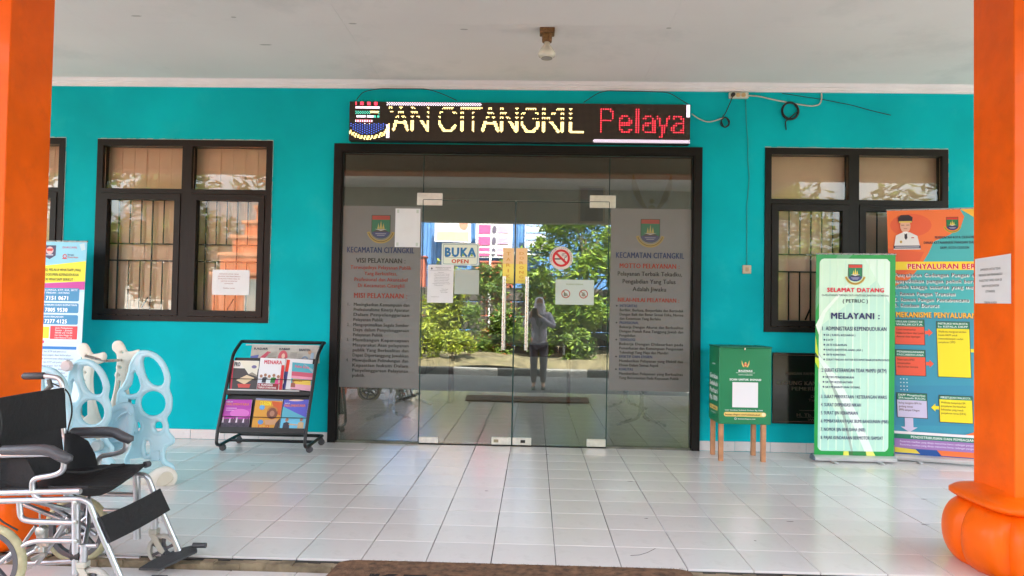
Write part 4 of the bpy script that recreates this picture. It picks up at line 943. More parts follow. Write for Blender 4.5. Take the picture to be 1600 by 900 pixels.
S.poly([(0, 0), (300, 0), (200, 825), (0, 825)], mat('green_print_left', srgb(34, 138, 92), .35, var=0)) if False else None
for s_ in (-1, 1): S.poly([(282+s_*8, 205), (282+s_*20, 190), (282+s_*34, 150), (282+s_*42, 130), (282+s_*40, 175), (282+s_*26, 206)], ink(225, 190, 110))
S.ell(282, 180, 18, 22, ink(205, 60, 50)); S.ell(282, 160, 9, 10, ink(230, 200, 120)); S.ring(282, 185, 4, 9, ink(235, 215, 160))
S.text('BAZNAS', 208, 355, 232, 255, WH, 3.4); S.text('Badan Amil Zakat Nasional', 182, 382, 262, 270, WH, .4); S.text('KOTA CILEGON', 208, 355, 283, 294, WH, 1.6)
S.text('SCAN UNTUK DONASI', 112, 448, 327, 350, WH, 3.2); S.rect(142, 370, 418, 642, ink(232, 228, 230))
S.text('Link Gerakan Sedekah Perhari Rp.1000', 65, 470, 664, 678, WH, 1.2); S.rrect(52, 693, 508, 742, 24, ink(226, 196, 110)); S.ell(480, 717, 22, 20, ink(240, 225, 175))
S.text('baznas.cilegon.com/sedekahsubuh', 68, 440, 709, 727, ink(90, 60, 20), 1.6); S.text('baznascilegon.com', 205, 390, 757, 771, WH, 1); S.ring(178, 764, 8, 12, WH)
S.build('print', t)
S = Sheet((bx0-.0003, by1, bz1), (bx0-.0003, by0, bz1), (bx0-.0003, by1, bz0), 340, 600, .0003); S.n = Vector((-1, 0, 0))
S.text('BAZNAS', 120, 215, 130, 142, WH, 2)
for i, s_ in enumerate(('Gerakan', 'Sedekah', 'Perhari', 'Rp.1000')): S.text(s_, 40, 290, 210+58*i, 252+58*i, WH, 2.4)
S.rrect(30, 470, 300, 505, 16, ink(226, 196, 110)); S.text('scan sedekah', 60, 260, 480, 495, ink(90, 60, 20), 1); S.text('baznascilegon.com', 90, 240, 520, 532, WH, .8); S.build('print', t)

# ================================================================== MAGAZINE RACK
rx0, rx1 = -2.475, -1.775
t = thing('magazine_rack', ((rx0+rx1)/2, -.38, 0), 'black metal magazine rack on castors holding magazines, left of the entrance', 'rack')
prof = [(-.14, .858), (-.17, .862), (-.345, .765), (-.615, .165), (-.625, .075), (-.57, .055), (-.14, .075)]
RACK = t
for x in (rx0, rx1):
    b = MB(); b.tube(arc([(x, y, z) for y, z in prof], .07, 5), .0135, 10); b.build('side_frame', BLACK, t, True)
def rbar(y, z, r=.011, nm='cross_bar'): b = MB(); b.tube([(rx0, y, z), (rx1, y, z)], r, 8); b.build(nm, BLACK, t, True)
rbar(-.15, .860, .014); rbar(-.14, .075, .014); rbar(-.36, .062, .013)
for x in (rx0, rx1):
    for y in (-.50, -.16):
        b = MB(); b.lathe([(.022, -.014), (.027, -.008), (.027, .008), (.022, .014)], (x, y, .027), 'Y', 16); b.box(x-.013, x+.013, y-.006, y+.006, .030, .062); b.build('castor', RUBBER, t)
PP = Vector((0, -.345, .765)); PD = Vector((0, -.27, -.60)).normalized(); PN = Vector((0, -.60, .27)).normalized()
def rp(x, s_, o=0.): return Vector((x, 0, 0))+PP+PD*s_+PN*o       # s along the slope, o outwards
def slab(name, s0, s1, o0, o1, m, x0=rx0+.012, x1=rx1-.012):
    b = MB(); b.prism([rp(x0, s0, o1), rp(x1, s0, o1), rp(x1, s1, o1), rp(x0, s1, o1)], -PN*(o1-o0)); return b.build(name, m, t)
DG = mat('dark_grey_rack_panel', (.025, .022, .02), .5, var=.1)
slab('back_panel', .02, .345, -.034, -.030, DG); slab('back_panel', .345, .655, -.034, -.030, DG)
slab('tray_lip', .315, .345, .008, .012, DG); slab('tray_floor', .340, .345, -.030, .008, DG); slab('lip_label', .305, .3148, .0085, .0125, mat('white_lip_strip', (.6, .58, .56), .5), rx0+.02, rx1-.10)
slab('tray_lip', .615, .655, .008, .012, DG); slab('tray_floor', .650, .655, -.030, .008, DG)
for s_ in (.215, .53): b = MB(); b.tube([rp(rx0, s_, .006), rp(rx1, s_, .006)], .0028, 6); b.build('retaining_wire', BLACK, t, True)
cz_ = MB(); cz_.box(rx0+.06, rx1-.06, -.158, -.152, .62, .845); cz_.build('upper_back_rail', BLACK, t) if False else None
b = MB(); b.tube([(rx0+.05, -.20, .835), (rx1-.05, -.20, .835)], .005, 8); b.build('newspaper_rod', mat('white_rod', (.6, .6, .58), .4), t, True)
def magazine(pxs, o, label, cover, W_=100, H_=140, cat='magazine', nm='magazine', thick=.006):
    tl, tr, bl = [onP(x, y, rp(0, 0, o), PN) for x, y in pxs]; n = PN; m_ = thing(nm, tuple((bl+(tr-tl)/2)), label, cat, 'magazines in the rack' if nm == 'magazine' else None)
    b = MB(); b.prism([tl, tr, bl+(tr-tl), bl], -n*thick); b.build('pages', PAPER, m_)
    S = Sheet(tl, tr, bl, W_, H_, .0003); S.n = n; S.rect(0, 0, W_, H_, cover); return m_, S
def fig(S, x, y, s_, suit, skin, al=0):
    S.poly([(x-s_*.9, y+s_*2.6), (x-s_*.8, y+s_*.9), (x, y+s_*.6), (x+s_*.8, y+s_*.9), (x+s_*.9, y+s_*2.6)], suit); S.ell(x, y, s_*.45, s_*.55, skin)
SKN = ink(170, 120, 95)
m, S = magazine([(361, 563), (405, 564), (357, 608)], -.010, 'magazine with peeled grey and white cover, left of the upper tray', ink(72, 66, 66)); S.rect(0, 0, 100, 38, ink(228, 222, 214)); S.rect(6, 0, 11, 140, ink(200, 60, 80)); S.text('PRO', 14, 34, 6, 28, ink(60, 55, 60), 2); S.poly([(30, 0), (100, 4), (96, 70), (78, 58), (66, 66)], ink(226, 218, 200)); S.poly([(66, 66), (78, 56), (96, 70), (98, 78)], ink(150, 140, 125)); S.poly([(24, 96), (60, 70), (88, 84), (54, 116)], ink(222, 196, 160)); S.poly([(30, 114), (76, 114), (72, 132), (34, 132)], ink(205, 80, 70)); S.ell(84, 30, 9, 8, ink(120, 110, 150)); S.build('cover', m)
m, S = magazine([(407, 559), (446, 560.5), (401, 608)], -.008, 'MENARA magazine with white cover and a row of people, centre of the upper tray', ink(228, 224, 226)); S.text('MENARA', 18, 88, 8, 26, ink(205, 60, 85), 1.6); S.rect(2, 112, 84, 140, ink(90, 50, 55))
for i, (x, c_) in enumerate(((12, (210, 215, 225)), (28, (70, 65, 75)), (44, (220, 225, 228)), (62, (60, 130, 60)), (80, (220, 80, 140)), (93, (190, 180, 170)))): fig(S, x, 82-(i % 2)*5, 13, ink(*c_), SKN)
S.rect(2, 114, 84, 140, ink(150, 45, 50)); S.text('H. MUNTASAR', 6, 62, 116, 125, ink(235, 225, 220), 2); S.text('TERUS STARTING', 6, 76, 128, 136, ink(235, 225, 220), 2); S.rect(88, 30, 100, 140, ink(205, 45, 50)); S.build('cover', m)
m, S = magazine([(447, 560), (489, 562), (439, 608)], -.018, 'white and red striped booklet behind the teal magazine in the upper tray', ink(225, 222, 224)); S.rect(4, 6, 16, 100, ink(225, 60, 40)); S.rect(0, 60, 16, 140, ink(60, 60, 120)); S.build('cover', m)
m, S = magazine([(457, 566), (490, 569), (454, 608)], -.006, 'teal and pink magazine at the right end of the upper tray', ink(80, 165, 180)); S.text('Pelita Kota', 14, 80, 12, 26, ink(225, 90, 120), 1.5); S.poly([(50, 0), (100, 30), (100, 50)], ink(150, 175, 185)); S.rect(0, 48, 100, 70, ink(200, 90, 110)); S.rect(0, 70, 100, 84, ink(225, 150, 170)); S.rect(8, 86, 92, 112, ink(226, 190, 80)); S.text('Inovasi', 14, 50, 90, 98, ink(160, 80, 40), 1); S.rect(0, 112, 100, 140, ink(220, 160, 175)); fig(S, 10, 98, 12, ink(150, 90, 70), SKN); S.build('cover', m)
m, S = magazine([(350, 624), (394, 624.5), (343, 673)], -.008, 'pink PARLEMENTARIA magazine with raised hands, left of the lower tray', ink(190, 70, 170)); S.poly([(0, 0), (100, 0), (100, 40), (0, 70)], ink(176, 60, 165)); S.ell(62, 62, 34, 20, ink(214, 110, 190)); S.text('PARLEMENTARIA', 10, 92, 16, 27, ink(220, 120, 80), 1.4); S.text('MAJALAH', 10, 32, 9, 13, WH, 1.2)
S.rect(12, 38, 50, 41, ink(225, 170, 215)); S.rect(12, 47, 40, 50, ink(225, 170, 215)); S.rect(0, 88, 100, 140, ink(72, 55, 72))
for i in range(12): S.poly([(3+8*i, 104), (6+8*i, 78+(i*37 % 13)), (9+8*i, 78+(i*37 % 13)), (10+8*i, 104)], ink(90, 60, 80) if i % 3 else ink(220, 200, 215))
for i in range(9): S.ell(6+11*i, 112+(i % 3)*5, 5, 6, ink(52, 42, 58) if i % 2 else ink(60, 50, 64))
S.build('cover', m)
m, S = magazine([(400, 622), (442, 624), (392, 674)], -.006, 'yellow and orange festival magazine in the middle of the lower tray', ink(214, 150, 50)); S.rect(0, 0, 100, 8, ink(120, 130, 160)); S.text('CILEGON', 18, 58, 10, 28, ink(245, 225, 40), 2.5); S.poly([(60, 10), (100, 14), (100, 70), (80, 60)], ink(205, 90, 40)); S.ell(28, 38, 10, 11, ink(100, 160, 205)); S.ell(30, 100, 10, 10, ink(90, 140, 190))
S.ell(68, 62, 20, 24, ink(120, 70, 50)); S.ell(68, 62, 9, 12, SKN); S.ring(68, 52, 14, 20, ink(190, 120, 50), a0=180, a1=360); S.poly([(86, 100), (100, 80), (100, 140), (80, 130)], ink(60, 45, 45)); S.poly([(44, 92), (90, 84), (84, 108), (50, 110)], ink(200, 150, 110)); S.rect(24, 112, 62, 122, ink(205, 60, 40)); S.text('GEMPITA', 27, 60, 113, 121, ink(245, 225, 60), 1.5); S.text('BUDAYA', 20, 66, 125, 136, ink(240, 220, 50), 2.5); S.poly([(66, 140), (84, 128), (100, 138), (100, 140)], ink(230, 228, 220)); S.build('cover', m)
m, S = magazine([(444, 624.5), (482.5, 624.5), (436, 675)], -.008, 'blue PARLEMENTARIA magazine with two people shaking hands, right of the lower tray', ink(90, 90, 190)); S.poly([(0, 30), (60, 60), (100, 78), (0, 90)], ink(90, 170, 190)); S.ell(50, 3, 30, 4, ink(226, 190, 170)); S.text('MAJALAH', 6, 26, 14, 18, WH, 1.2); S.text('PARLEMENTARIA', 6, 90, 20, 32, ink(230, 130, 90), 1.5)
S.rect(0, 80, 100, 140, ink(110, 190, 220)); fig(S, 24, 88, 15, ink(55, 52, 64), SKN); fig(S, 82, 88, 14, ink(200, 170, 130), SKN); S.poly([(34, 104), (70, 108), (70, 113), (34, 110)], ink(200, 170, 140)); S.rect(0, 128, 100, 140, ink(170, 110, 100)); S.build('cover', m)
# newspapers draped over the rod
NWS = mat('newsprint', (.50, .47, .42), .8, var=.06, scale=20)
for k, (xa, xb, z0_, lb) in enumerate(((-2.37, -2.14, .66, 'folded newspaper with a red ribbon picture, left on the rack rod'), (-2.15, -1.97, .67, 'folded newspaper with a red portrait, middle of the rack rod'), (-1.98, -1.80, .64, 'folded newspaper with blue figures hanging right on the rack rod'))):
    nt_ = thing('newspaper', ((xa+xb)/2, -.21, z0_), lb, 'newspaper', 'newspapers on the rack rod'); b = MB(); y0 = -.209-.004*k
    pts = [(-.19, z0_+.05), (-.193, .83), (-.20, .842), (-.207, .83), (y0-.05, z0_)]
    vs = [(xa, y, z) for y, z in pts]+[(xb, y, z) for y, z in pts]; L = len(pts)
    vs += [(x, y+.002, z) for x, y, z in vs]; fs = []
    for i in range(L-1): fs.append((i, i+1, i+1+L, i+L)); fs.append((i+2*L, i+3*L, i+1+3*L, i+1+2*L))
    b.add(vs, fs); b.build('pages', NWS, nt_)
    S = Sheet((xa, y0-.0005, .826), (xb, y0-.0005, .826), (xa, y0-.0515, z0_), 100, 80, .0004); S.n = Vector((0, -1, .2)).normalized()
    S.text('RADAR' if k == 0 else ('KABAR' if k == 1 else 'BANTEN'), 10, 60, 5, 14, ink(70, 70, 80), 2)
    if k == 0: S.poly([(10, 70), (60, 20), (74, 22), (30, 74)], ink(200, 70, 90)); S.poly([(0, 40), (30, 34), (20, 78), (0, 78)], ink(90, 100, 170)); S.rect(64, 42, 98, 74, ink(150, 135, 110))
    elif k == 1: S.ell(30, 44, 22, 28, ink(205, 85, 95)); S.ell(32, 40, 8, 11, ink(235, 190, 170)); S.rect(66, 56, 84, 70, ink(90, 85, 80))
    else: S.ring(40, 50, 12, 18, ink(130, 150, 175)); S.rect(66, 20, 80, 60, ink(160, 180, 200)); S.ell(60, 18, 8, 8, ink(190, 150, 120))
    for j in range(5): S.rect(62, 22+5*j, 96, 23.4+5*j, ink(150, 145, 140)) if k != 2 else S.rect(6, 24+4*j, 30, 25+4*j, ink(150, 145, 140))
    S.build('print', nt_)
# ================================================================== TODDLER SWING
from mathutils.geometry import tessellate_polygon
BLUE = mat('baby_blue_plastic', srgb(172, 214, 226), .35, var=.03, coat=.2); CREAM = mat('cream_plastic_moulding', srgb(232, 226, 212), .4, var=.04)
def smooth(pts, n=3):
    P = [Vector(p) for p in pts]; out = []; L = len(P)
    for i in range(L):
        a, b, c, d = P[i-1], P[i], P[(i+1) % L], P[(i+2) % L]
        for j in range(n):
            t = j/n; out.append(.5*((2*b)+(c-a)*t+(2*a-5*b+4*c-d)*t*t+(3*b-a-3*c+d)*t**3))
    return out
def circ(cx, cy, rx, ry=None, n=20): ry = ry or rx; return [(cx+rx*math.cos(2*math.pi*i/n), cy+ry*math.sin(2*math.pi*i/n)) for i in range(n)]
def inset(P, d):        # shift a closed outline along its inward normals
    ar = sum(P[i-1].x*P[i].y-P[i].x*P[i-1].y for i in range(len(P))); s_ = 1 if ar > 0 else -1; out = []
    for i in range(len(P)):
        t = (P[(i+1) % len(P)]-P[i-1]).normalized(); out.append(P[i]+Vector((-t.y, t.x, 0))*d*s_)
    return out
def moulded(name, outer, holes, Y, th, m, par, dx=0, dy=0, rim=None, sm=True):
    cv = lambda p: onY((p[0]+dx)/3.46+60, (p[1]+dy)/3.46+520, Y)
    r = rim or th*.62; rp_ = r*3.46*245*.8
    O = inset(smooth([(x, y, 0) for x, y in outer], 3), rp_); holes = [inset([Vector((x, y, 0)) for x, y in h], -rp_*(1.3 if m is BLUE else .5)) for h in holes]
    loops = [[cv(p) for p in O]]+[[cv(p) for p in h] for h in holes]
    flat = [v for l in loops for v in l]; tri = tessellate_polygon([[Vector((v.x, v.z, 0)) for v in l] for l in loops])
    b = MB(); n = len(flat); h2 = Vector((0, th/2, 0)); vs = [v-h2 for v in flat]+[v+h2 for v in flat]; fs = []
    for a in tri:
        A, B_, C_ = (flat[i] for i in a); nn = (B_-A).cross(C_-A); f = tuple(a) if nn.y < 0 else tuple(reversed(a))
        fs.append(f); fs.append(tuple(i+n for i in reversed(f)))
    b.add(vs, fs);
    for l in loops: b.tube(l, r, 8, closed=True)
    return b.build(name, m, par, True, 50)
SW = thing('toddler_swing', tuple(onZ(205, 768, 0)), 'pale blue and cream plastic toddler swing set behind the wheelchair', 'swing')
PANEL = [(545, 100), (590, 97), (640, 115), (685, 165), (712, 240), (706, 300), (722, 350), (718, 420), (694, 462), (702, 500), (706, 535), (735, 570), (728, 600), (692, 620), (684, 660), (690, 690), (728, 715), (735, 750), (690, 775), (600, 790), (520, 785), (475, 740), (468, 680), (500, 620), (512, 540), (505, 480), (470, 430), (425, 420), (425, 350), (440, 300), (480, 270), (492, 180), (515, 130)]
HOLES = [smooth([(575, 132, 0), (622, 142, 0), (662, 190, 0), (680, 250, 0), (666, 282, 0), (625, 280, 0), (592, 245, 0), (572, 185, 0)], 2), smooth([(522, 208, 0), (552, 285, 0), (530, 325, 0), (490, 330, 0), (470, 320, 0), (500, 265, 0)], 2),
         circ(622, 381, 66), circ(652, 506, 20, 26, 14), [(505, 358), (530, 358), (530, 386), (505, 386)], circ(592, 620, 12, 38, 14), [(628, 648), (648, 648), (648, 674), (628, 674)], circ(540, 506, 12, 24, 12)]
HOLES = [[(p[0], p[1]) for p in h] for h in HOLES]
moulded('side_panel', PANEL, HOLES, -1.62, .030, BLUE, SW)
moulded('side_panel', PANEL, HOLES[:4]+HOLES[5:7], -1.84, .030, BLUE, SW, -330, 48)
moulded('side_panel', PANEL, HOLES[:4], -2.02, .030, BLUE, SW, -540, 90)
POST = [(402, 62), (420, 45), (448, 46), (466, 72), (480, 100), (510, 100), (545, 92), (556, 118), (538, 145), (500, 158), (487, 190), (482, 250), (490, 330), (505, 400), (500, 430), (400, 430), (382, 405), (398, 360), (415, 280), (424, 190), (426, 120), (404, 92)]
moulded('post', POST, [circ(457, 106, 10, n=12), circ(446, 188, 11, n=12), circ(440, 228, 11, n=12), [(436, 258), (452, 258), (446, 330), (432, 400), (412, 400), (424, 330)]], -1.52, .030, CREAM, SW, rim=.014)
POST2 = POST[:13]+[(520, 440), (560, 560), (400, 560), (382, 480), (398, 360), (415, 280), (424, 190), (426, 120), (404, 92)]
moulded('post', POST2, [circ(457, 106, 10, n=12), circ(446, 200, 11, n=12), circ(440, 245, 11, n=12), [(432, 285), (460, 285), (462, 430), (436, 450), (416, 430)]], -1.70, .030, CREAM, SW, -188, 14, rim=.014)
b = MB(); b.tube([onY(165, 564, -1.70), onY(191.5, 562.5, -1.52)], .009, 10); b.tube([onY(133, 556, -1.74), onY(165, 564, -1.70)], .009, 8); b.build('cross_bar', CHROME, SW, True)
b = MB(); c = onY(160/3.46+60, 178/3.46+520, -1.875); b.lathe([(.030, -.03), (.036, -.022), (.036, 0)], c, 'Y', 8); b.build('cap_nut', mat('pale_pink_cap', srgb(214, 200, 198), .4), SW)
SEAT = mat('dusty_blue_plastic', srgb(150, 190, 205), .38, var=.03)
moulded('seat_back', [(392, 420), (430, 388), (480, 378), (512, 400), (518, 460), (512, 540), (478, 600), (400, 642), (350, 645), (330, 610), (362, 560), (382, 480)], [], -1.74, .05, SEAT, SW)
b = MB(); P = lambda x, y, Y: onY(x/3.46+60, y/3.46+520, Y)
b.tube([P(400, 590, -1.80), P(440, 585, -1.80), P(500, 565, -1.80)], .007, 6); b.tube([P(420, 470, -1.79), P(450, 440, -1.79), P(485, 425, -1.79), P(505, 450, -1.79)], .007, 6); b.build('seat_ridge', SEAT, SW, True)
moulded('foot_rail', [(200, 625), (330, 600), (350, 620), (330, 650), (210, 680)], [], -1.78, .06, CREAM, SW)
b = MB(); c = P(318, 610, -1.90); b.lathe([(.028, -.02), (.034, -.012), (.034, .02)], c, 'Y', 16); b.build('hub_cap', mat('grey_blue_hub', srgb(150, 175, 180), .4), SW, True)
moulded('rocker_base', [(420, 862), (470, 800), (560, 790), (640, 740), (690, 728), (730, 748), (745, 792), (700, 842), (600, 870), (480, 880)], [], -1.66, .07, CREAM, SW)
moulded('base_inset', [(668, 762), (700, 750), (722, 764), (728, 792), (700, 818), (650, 838), (634, 820)], [], -1.705, .012, mat('beige_plastic', srgb(205, 198, 178), .45), SW)
moulded('swing_tray', [(205, 700), (260, 660), (340, 650), (400, 690), (410, 730), (380, 800), (220, 800)], [circ(246, 712, 11, 24, 12)], -1.88, .05, BLUE, SW)

# ================================================================== WHEELCHAIR
NY, FY = -3.52, -3.06; AZ = -.036
WCH = thing('wheelchair', (-1.97, (NY+FY)/2, AZ), 'folding silver transport wheelchair with black nylon seat standing at the left porch edge', 'wheelchair')
def T_(name, pts, r=.0115, m=SILVER, rc=.05, n=10):
    b = MB(); b.tube(arc([Vector(p) for p in pts], rc, 6), r, n); return b.build(name, m, WCH, True, 60)
WH_T = mat('aged_cream_tyre', srgb(176, 168, 132), .75, var=.12, scale=30, bump=.4, bscale=60); HUB = mat('grey_wheel_plastic', (.085, .085, .095), .4, var=.1)
SHK = .0
for Y, s_ in ((NY, -1), (FY, 1)):
    side = lambda x, z: (x, Y, z)
    T_('armrest_tube', [side(-2.17, .545), side(-1.925, .556), side(-1.872, .545), side(-1.872, .49), side(-1.91, .472), side(-2.00, .456), side(-1.995, .395), side(-1.955, .372)], rc=.06)
    # pad
    b = MB(); n = 12; vs = []; pr = [(-2.135, .561), (-2.12, .566), (-1.96, .572), (-1.925, .568), (-1.885, .548), (-1.850, .535), (-1.846, .528)]
    R_ = [.012, .021, .023, .023, .023, .021, .010]; b.tube([(x, Y, z) for x, z in pr], R_, 10); o = b.build('armrest_pad', mat('grey_armrest_pad', (.075, .072, .078), .42, var=.08, bump=.2, bscale=90), WCH, True, 80)
    T_('seat_rail', [side(-2.2, .393), side(-1.80, .412)], .0125); T_('upper_frame_tube', [side(-2.19, .362), side(-1.80, .380), side(-1.765, .37), side(-1.735, .30), side(-1.60, .02)], .0125, rc=.06)
    T_('front_upright', [side(-1.817, .375), side(-1.806, .085)], .0165, rc=0); T_('side_loop_tube', [side(-2.048, .362), side(-2.04, .295), side(-1.99, .286), side(-1.81, .286)], .0115)
    T_('lower_frame_tube', [side(-2.30, -.0+AZ+.06), side(-1.812, AZ+.065)] if False else [side(-2.12, .12), side(-2.0, .21), side(-1.81, .215)], .010)
    T_('cross_tube_end', [side(-1.81, .195), side(-1.725, .198)], .009, rc=0)
    T_('back_post', [side(-2.145, .12), side(-2.145, .49), side(-2.172, .60), side(-2.178, .775), side(-2.195, .815), side(-2.27, .822)], .0115, rc=.03)
    b = MB(); b.tube([side(-2.265, .822), side(-2.27, .822), side(-2.36, .819), side(-2.368, .819)], [.013, .0165, .0165, .012], 12); b.build('push_grip', RUBBER, WCH, True, 60)
    b = MB(); b.tube([side(-2.245, .806), side(-2.235, .775), side(-2.27, .745), side(-2.32, .725)], [.010, .013, .008, .006], 8); b.build('brake_lever', mat('dark_lever', (.10, .09, .08), .4, metal=.3), WCH, True)
    b = MB(); b.tube(arc([side(-2.235, .79), side(-2.15, .76), side(-2.125, .66), side(-2.15, .57), side(-2.15, .30), side(-2.05, .25)], .08, 6), .0035, 6); b.build('brake_cable', BLK, WCH, True)
    # rear wheel
    c = Vector((-2.10 if s_ > 0 else -2.165, Y+(.035 if s_ < 0 else -.0)-.0, AZ+.156)); yw = Y-.03 if s_ < 0 else Y+.03; yw = Y
    c = Vector((-2.085 if s_ > 0 else -2.165, yw, AZ+.156))
    b = MB(); n = 40; vs = []; prt = [(.128, -.012), (.136, -.017), (.148, -.015), (.155, -.006), (.155, .006), (.148, .015), (.136, .017), (.128, .012)]
    for k in range(n):
        a = 2*math.pi*k/n
        for (r, h) in prt: vs.append(c+Vector((r*math.cos(a), h, r*math.sin(a))))
    L = len(prt); b.add(vs, [(k*L+i, k*L+(i+1) % L, ((k+1) % n)*L+(i+1) % L, ((k+1) % n)*L+i) for k in range(n) for i in range(L)]); wt = b.build('wheel', WH_T, WCH, True, 60); 
    b = MB(); vs = []; pr2 = [(.108, -.012), (.129, -.014), (.129, .014), (.108, .012)]
    for k in range(n):
        a = 2*math.pi*k/n
        for (r, h) in pr2: vs.append(c+Vector((r*math.cos(a), h, r*math.sin(a))))
    b.add(vs, [(k*4+i, k*4+(i+1) % 4, ((k+1) % n)*4+(i+1) % 4, ((k+1) % n)*4+i) for k in range(n) for i in range(4)])
    b.lathe([(.02, -.024), (.032, -.02), (.032, .02), (.02, .024)], c, 'Y', 16)
    for k in range(6):
        a = 2*math.pi*k/6+.3; d = Vector((math.cos(a), 0, math.sin(a))); q = Vector((-math.sin(a), 0, math.cos(a)))
        b.prism([c+d*.025-q*.014+Vector((0, -.008, 0)), c+d*.112-q*.009+Vector((0, -.008, 0)), c+d*.112+q*.009+Vector((0, -.008, 0)), c+d*.025+q*.014+Vector((0, -.008, 0))], Vector((0, .016, 0)))
    b.build('rim', HUB, wt)
    # caster
    yc = Y; cx_ = -1.735 if s_ < 0 else -1.682; c = Vector((cx_, yc, AZ+.074))
    b = MB(); b.lathe([(.058, -.011), (.070, -.013), (.074, -.006), (.074, .006), (.070, .013), (.058, .011), (.056, 0)], c, 'Y', 28)
    prt = [(.056, -.011), (.068, -.013), (.074, -.005), (.074, .005), (.068, .013), (.056, .011)]
    b = MB(); vs = []; n = 28
    for k in range(n):
        a = 2*math.pi*k/n
        for (r, h) in prt: vs.append(c+Vector((r*math.cos(a), h, r*math.sin(a))))
    L = 6; b.add(vs, [(k*L+i, k*L+(i+1) % L, ((k+1) % n)*L+(i+1) % L, ((k+1) % n)*L+i) for k in range(n) for i in range(L)]); cw = b.build('caster_wheel', mat('pale_caster_rubber', srgb(185, 178, 168), .6), WCH, True, 60)
    b = MB(); b.lathe([(.010, -.016), (.016, -.014), (.016, .014), (.010, .016)], c, 'Y', 12)
    for k in range(6):
        a = 2*math.pi*k/6+.5; d = Vector((math.cos(a), 0, math.sin(a))); q = Vector((-math.sin(a), 0, math.cos(a))); h = Vector((0, -.006, 0))
        b.prism([c+d*.012-q*.006+h, c+d*.057-q*.008+h, c+d*.057+q*.008+h, c+d*.012+q*.006+h], Vector((0, .012, 0)))
    b.build('caster_hub', HUB, cw)
    b = MB(); top = Vector((cx_-.045, yc, .112+AZ+.036)); 
    for q in (-.019, .019): b.prism([top+Vector((-.016, q, 0)), top+Vector((.014, q, 0)), c+Vector((.014, q, 0)), c+Vector((.004, q, -.014)), c+Vector((-.014, q, -.002))], Vector((0, .004, 0)))
    b.box(top.x-.018, top.x+.018, yc-.020, yc+.024, top.z, top.z+.022, None, bev=.003); b.build('caster_fork', mat('cream_fork', srgb(190, 186, 172), .4, metal=.2), WCH)
    T_('caster_stem', [(top.x, yc, top.z+.02), (top.x+.002, yc, top.z+.09)], .0155, rc=0)
    # footrest plate
    fy = Y+(.02 if s_ < 0 else -.01); y1 = fy-.055; y2 = fy+.12
    if s_ > 0: pl = [(-1.735, FY-.11, -.008), (-1.63, FY-.135, .0), (-1.515, FY-.02, .045), (-1.545, FY+.03, .058), (-1.62, FY+.02, .040), (-1.70, FY-.05, .012)]
    else: pl = [(-1.70, NY+.20, -.012), (-1.60, NY+.19, -.004), (-1.51, NY+.06, .03), (-1.60, NY-.03, .03), (-1.68, NY+.05, .004)]
    b = MB(); b.prism(pl, (-.002, .0, -.010)); b.build('foot_plate', mat('dark_grey_plate', (.045, .047, .05), .5, var=.1, bump=.2, bscale=120), WCH)
    b = MB(); a = Vector(pl[2]); b.tube([a+Vector((-.03, .02, .018)), a+Vector((.03, .022, .018))], [.012, .012], 10); b.build('plate_hinge', RUBBER, WCH)
    b = MB(); b.tube([side(-1.825, .155), side(-1.79, .155)], .0185, 10); b.build('clamp_band', BLACK, WCH)
# cross braces between the sides
T_('cross_brace', [(-2.04, FY, .37), (-1.90, (NY+FY)/2, .21), (-1.80, NY, .06)], .010, rc=0); T_('cross_brace', [(-2.02, NY, .375), (-1.93, (NY+FY)/2, .26), (-1.84, FY, .16)], .010, rc=0)
T_('cross_brace', [(-2.14, FY, .10), (-1.98, (NY+FY)/2, .22), (-1.80, FY, .33)], .009, rc=0)
T_('rear_axle_bar', [(-2.10, NY, .125), (-2.10, FY, .125)], .009, rc=0); T_('lower_link_bar', [(-2.16, FY+.02, AZ+.02), (-1.80, FY+.02, AZ+.028)], .010, rc=0)
b = MB(); 
for (x, z, r) in ((-1.985, .235, .02), (-1.96, .19, .017), (-1.99, .165, .014)): b.lathe([(r*.6, -.02), (r, -.015), (r, .015), (r*.6, .02)], (x, NY+.05, z), 'Y', 10)
b.box(-2.0, -1.965, NY+.035, NY+.065, .15, .25, None, bev=.004); b.tube([(-2.02, NY+.05, .12), (-1.965, NY+.05, .145)], .010, 8); b.build('parking_brake', mat('zinc_brake_parts', (.5, .5, .46), .35, metal=.7), WCH, True)
for nm, Y, pp, r in (('cross_brace', -3.36, [(36, 787), (104, 815)], .010), ('cross_brace', -3.30, [(70, 785), (112, 810), (150, 836)], .0095), ('cross_brace', -3.40, [(58, 880), (86, 842), (108, 808)], .0105), ('brake_rod', -3.45, [(36, 850), (56, 822)], .007),
                     ('lower_frame_bar', -3.30, [(38, 881), (118, 877)], .010), ('rear_cross_bar', -3.12, [(92, 836), (150, 834)], .010), ('axle_strut', -3.15, [(40, 868), (62, 856)], .008), ('pivot_link', -3.38, [(62, 800), (64, 876)], .004)):
    T_(nm, [onY(a_, b2_, Y) for a_, b2_ in pp], r, rc=.01)
b = MB()
for (a_, b2_, Y) in ((105, 829, -3.35), (68, 818, -3.40), (62, 835, -3.40), (118, 786, NY-.017), (118, 816, NY-.017), (119, 846, NY-.019)):
    c_ = onY(a_, b2_, Y); b.lathe([(.004, -.008), (.009, -.006), (.009, .004), (.004, .006)], c_, 'Y', 8)
tag(b.build('bolt_heads', mat('zinc_brake_parts', (.5, .5, .46), .35, metal=.7), WCH), kind='stuff')
c_ = onY(54, 849, -3.42); b = MB(); b.tube([c_+Vector((-.03, 0, -.006)), c_+Vector((.018, 0, .008))], .0125, 10); b.build('brake_grip', RUBBER, WCH, True)
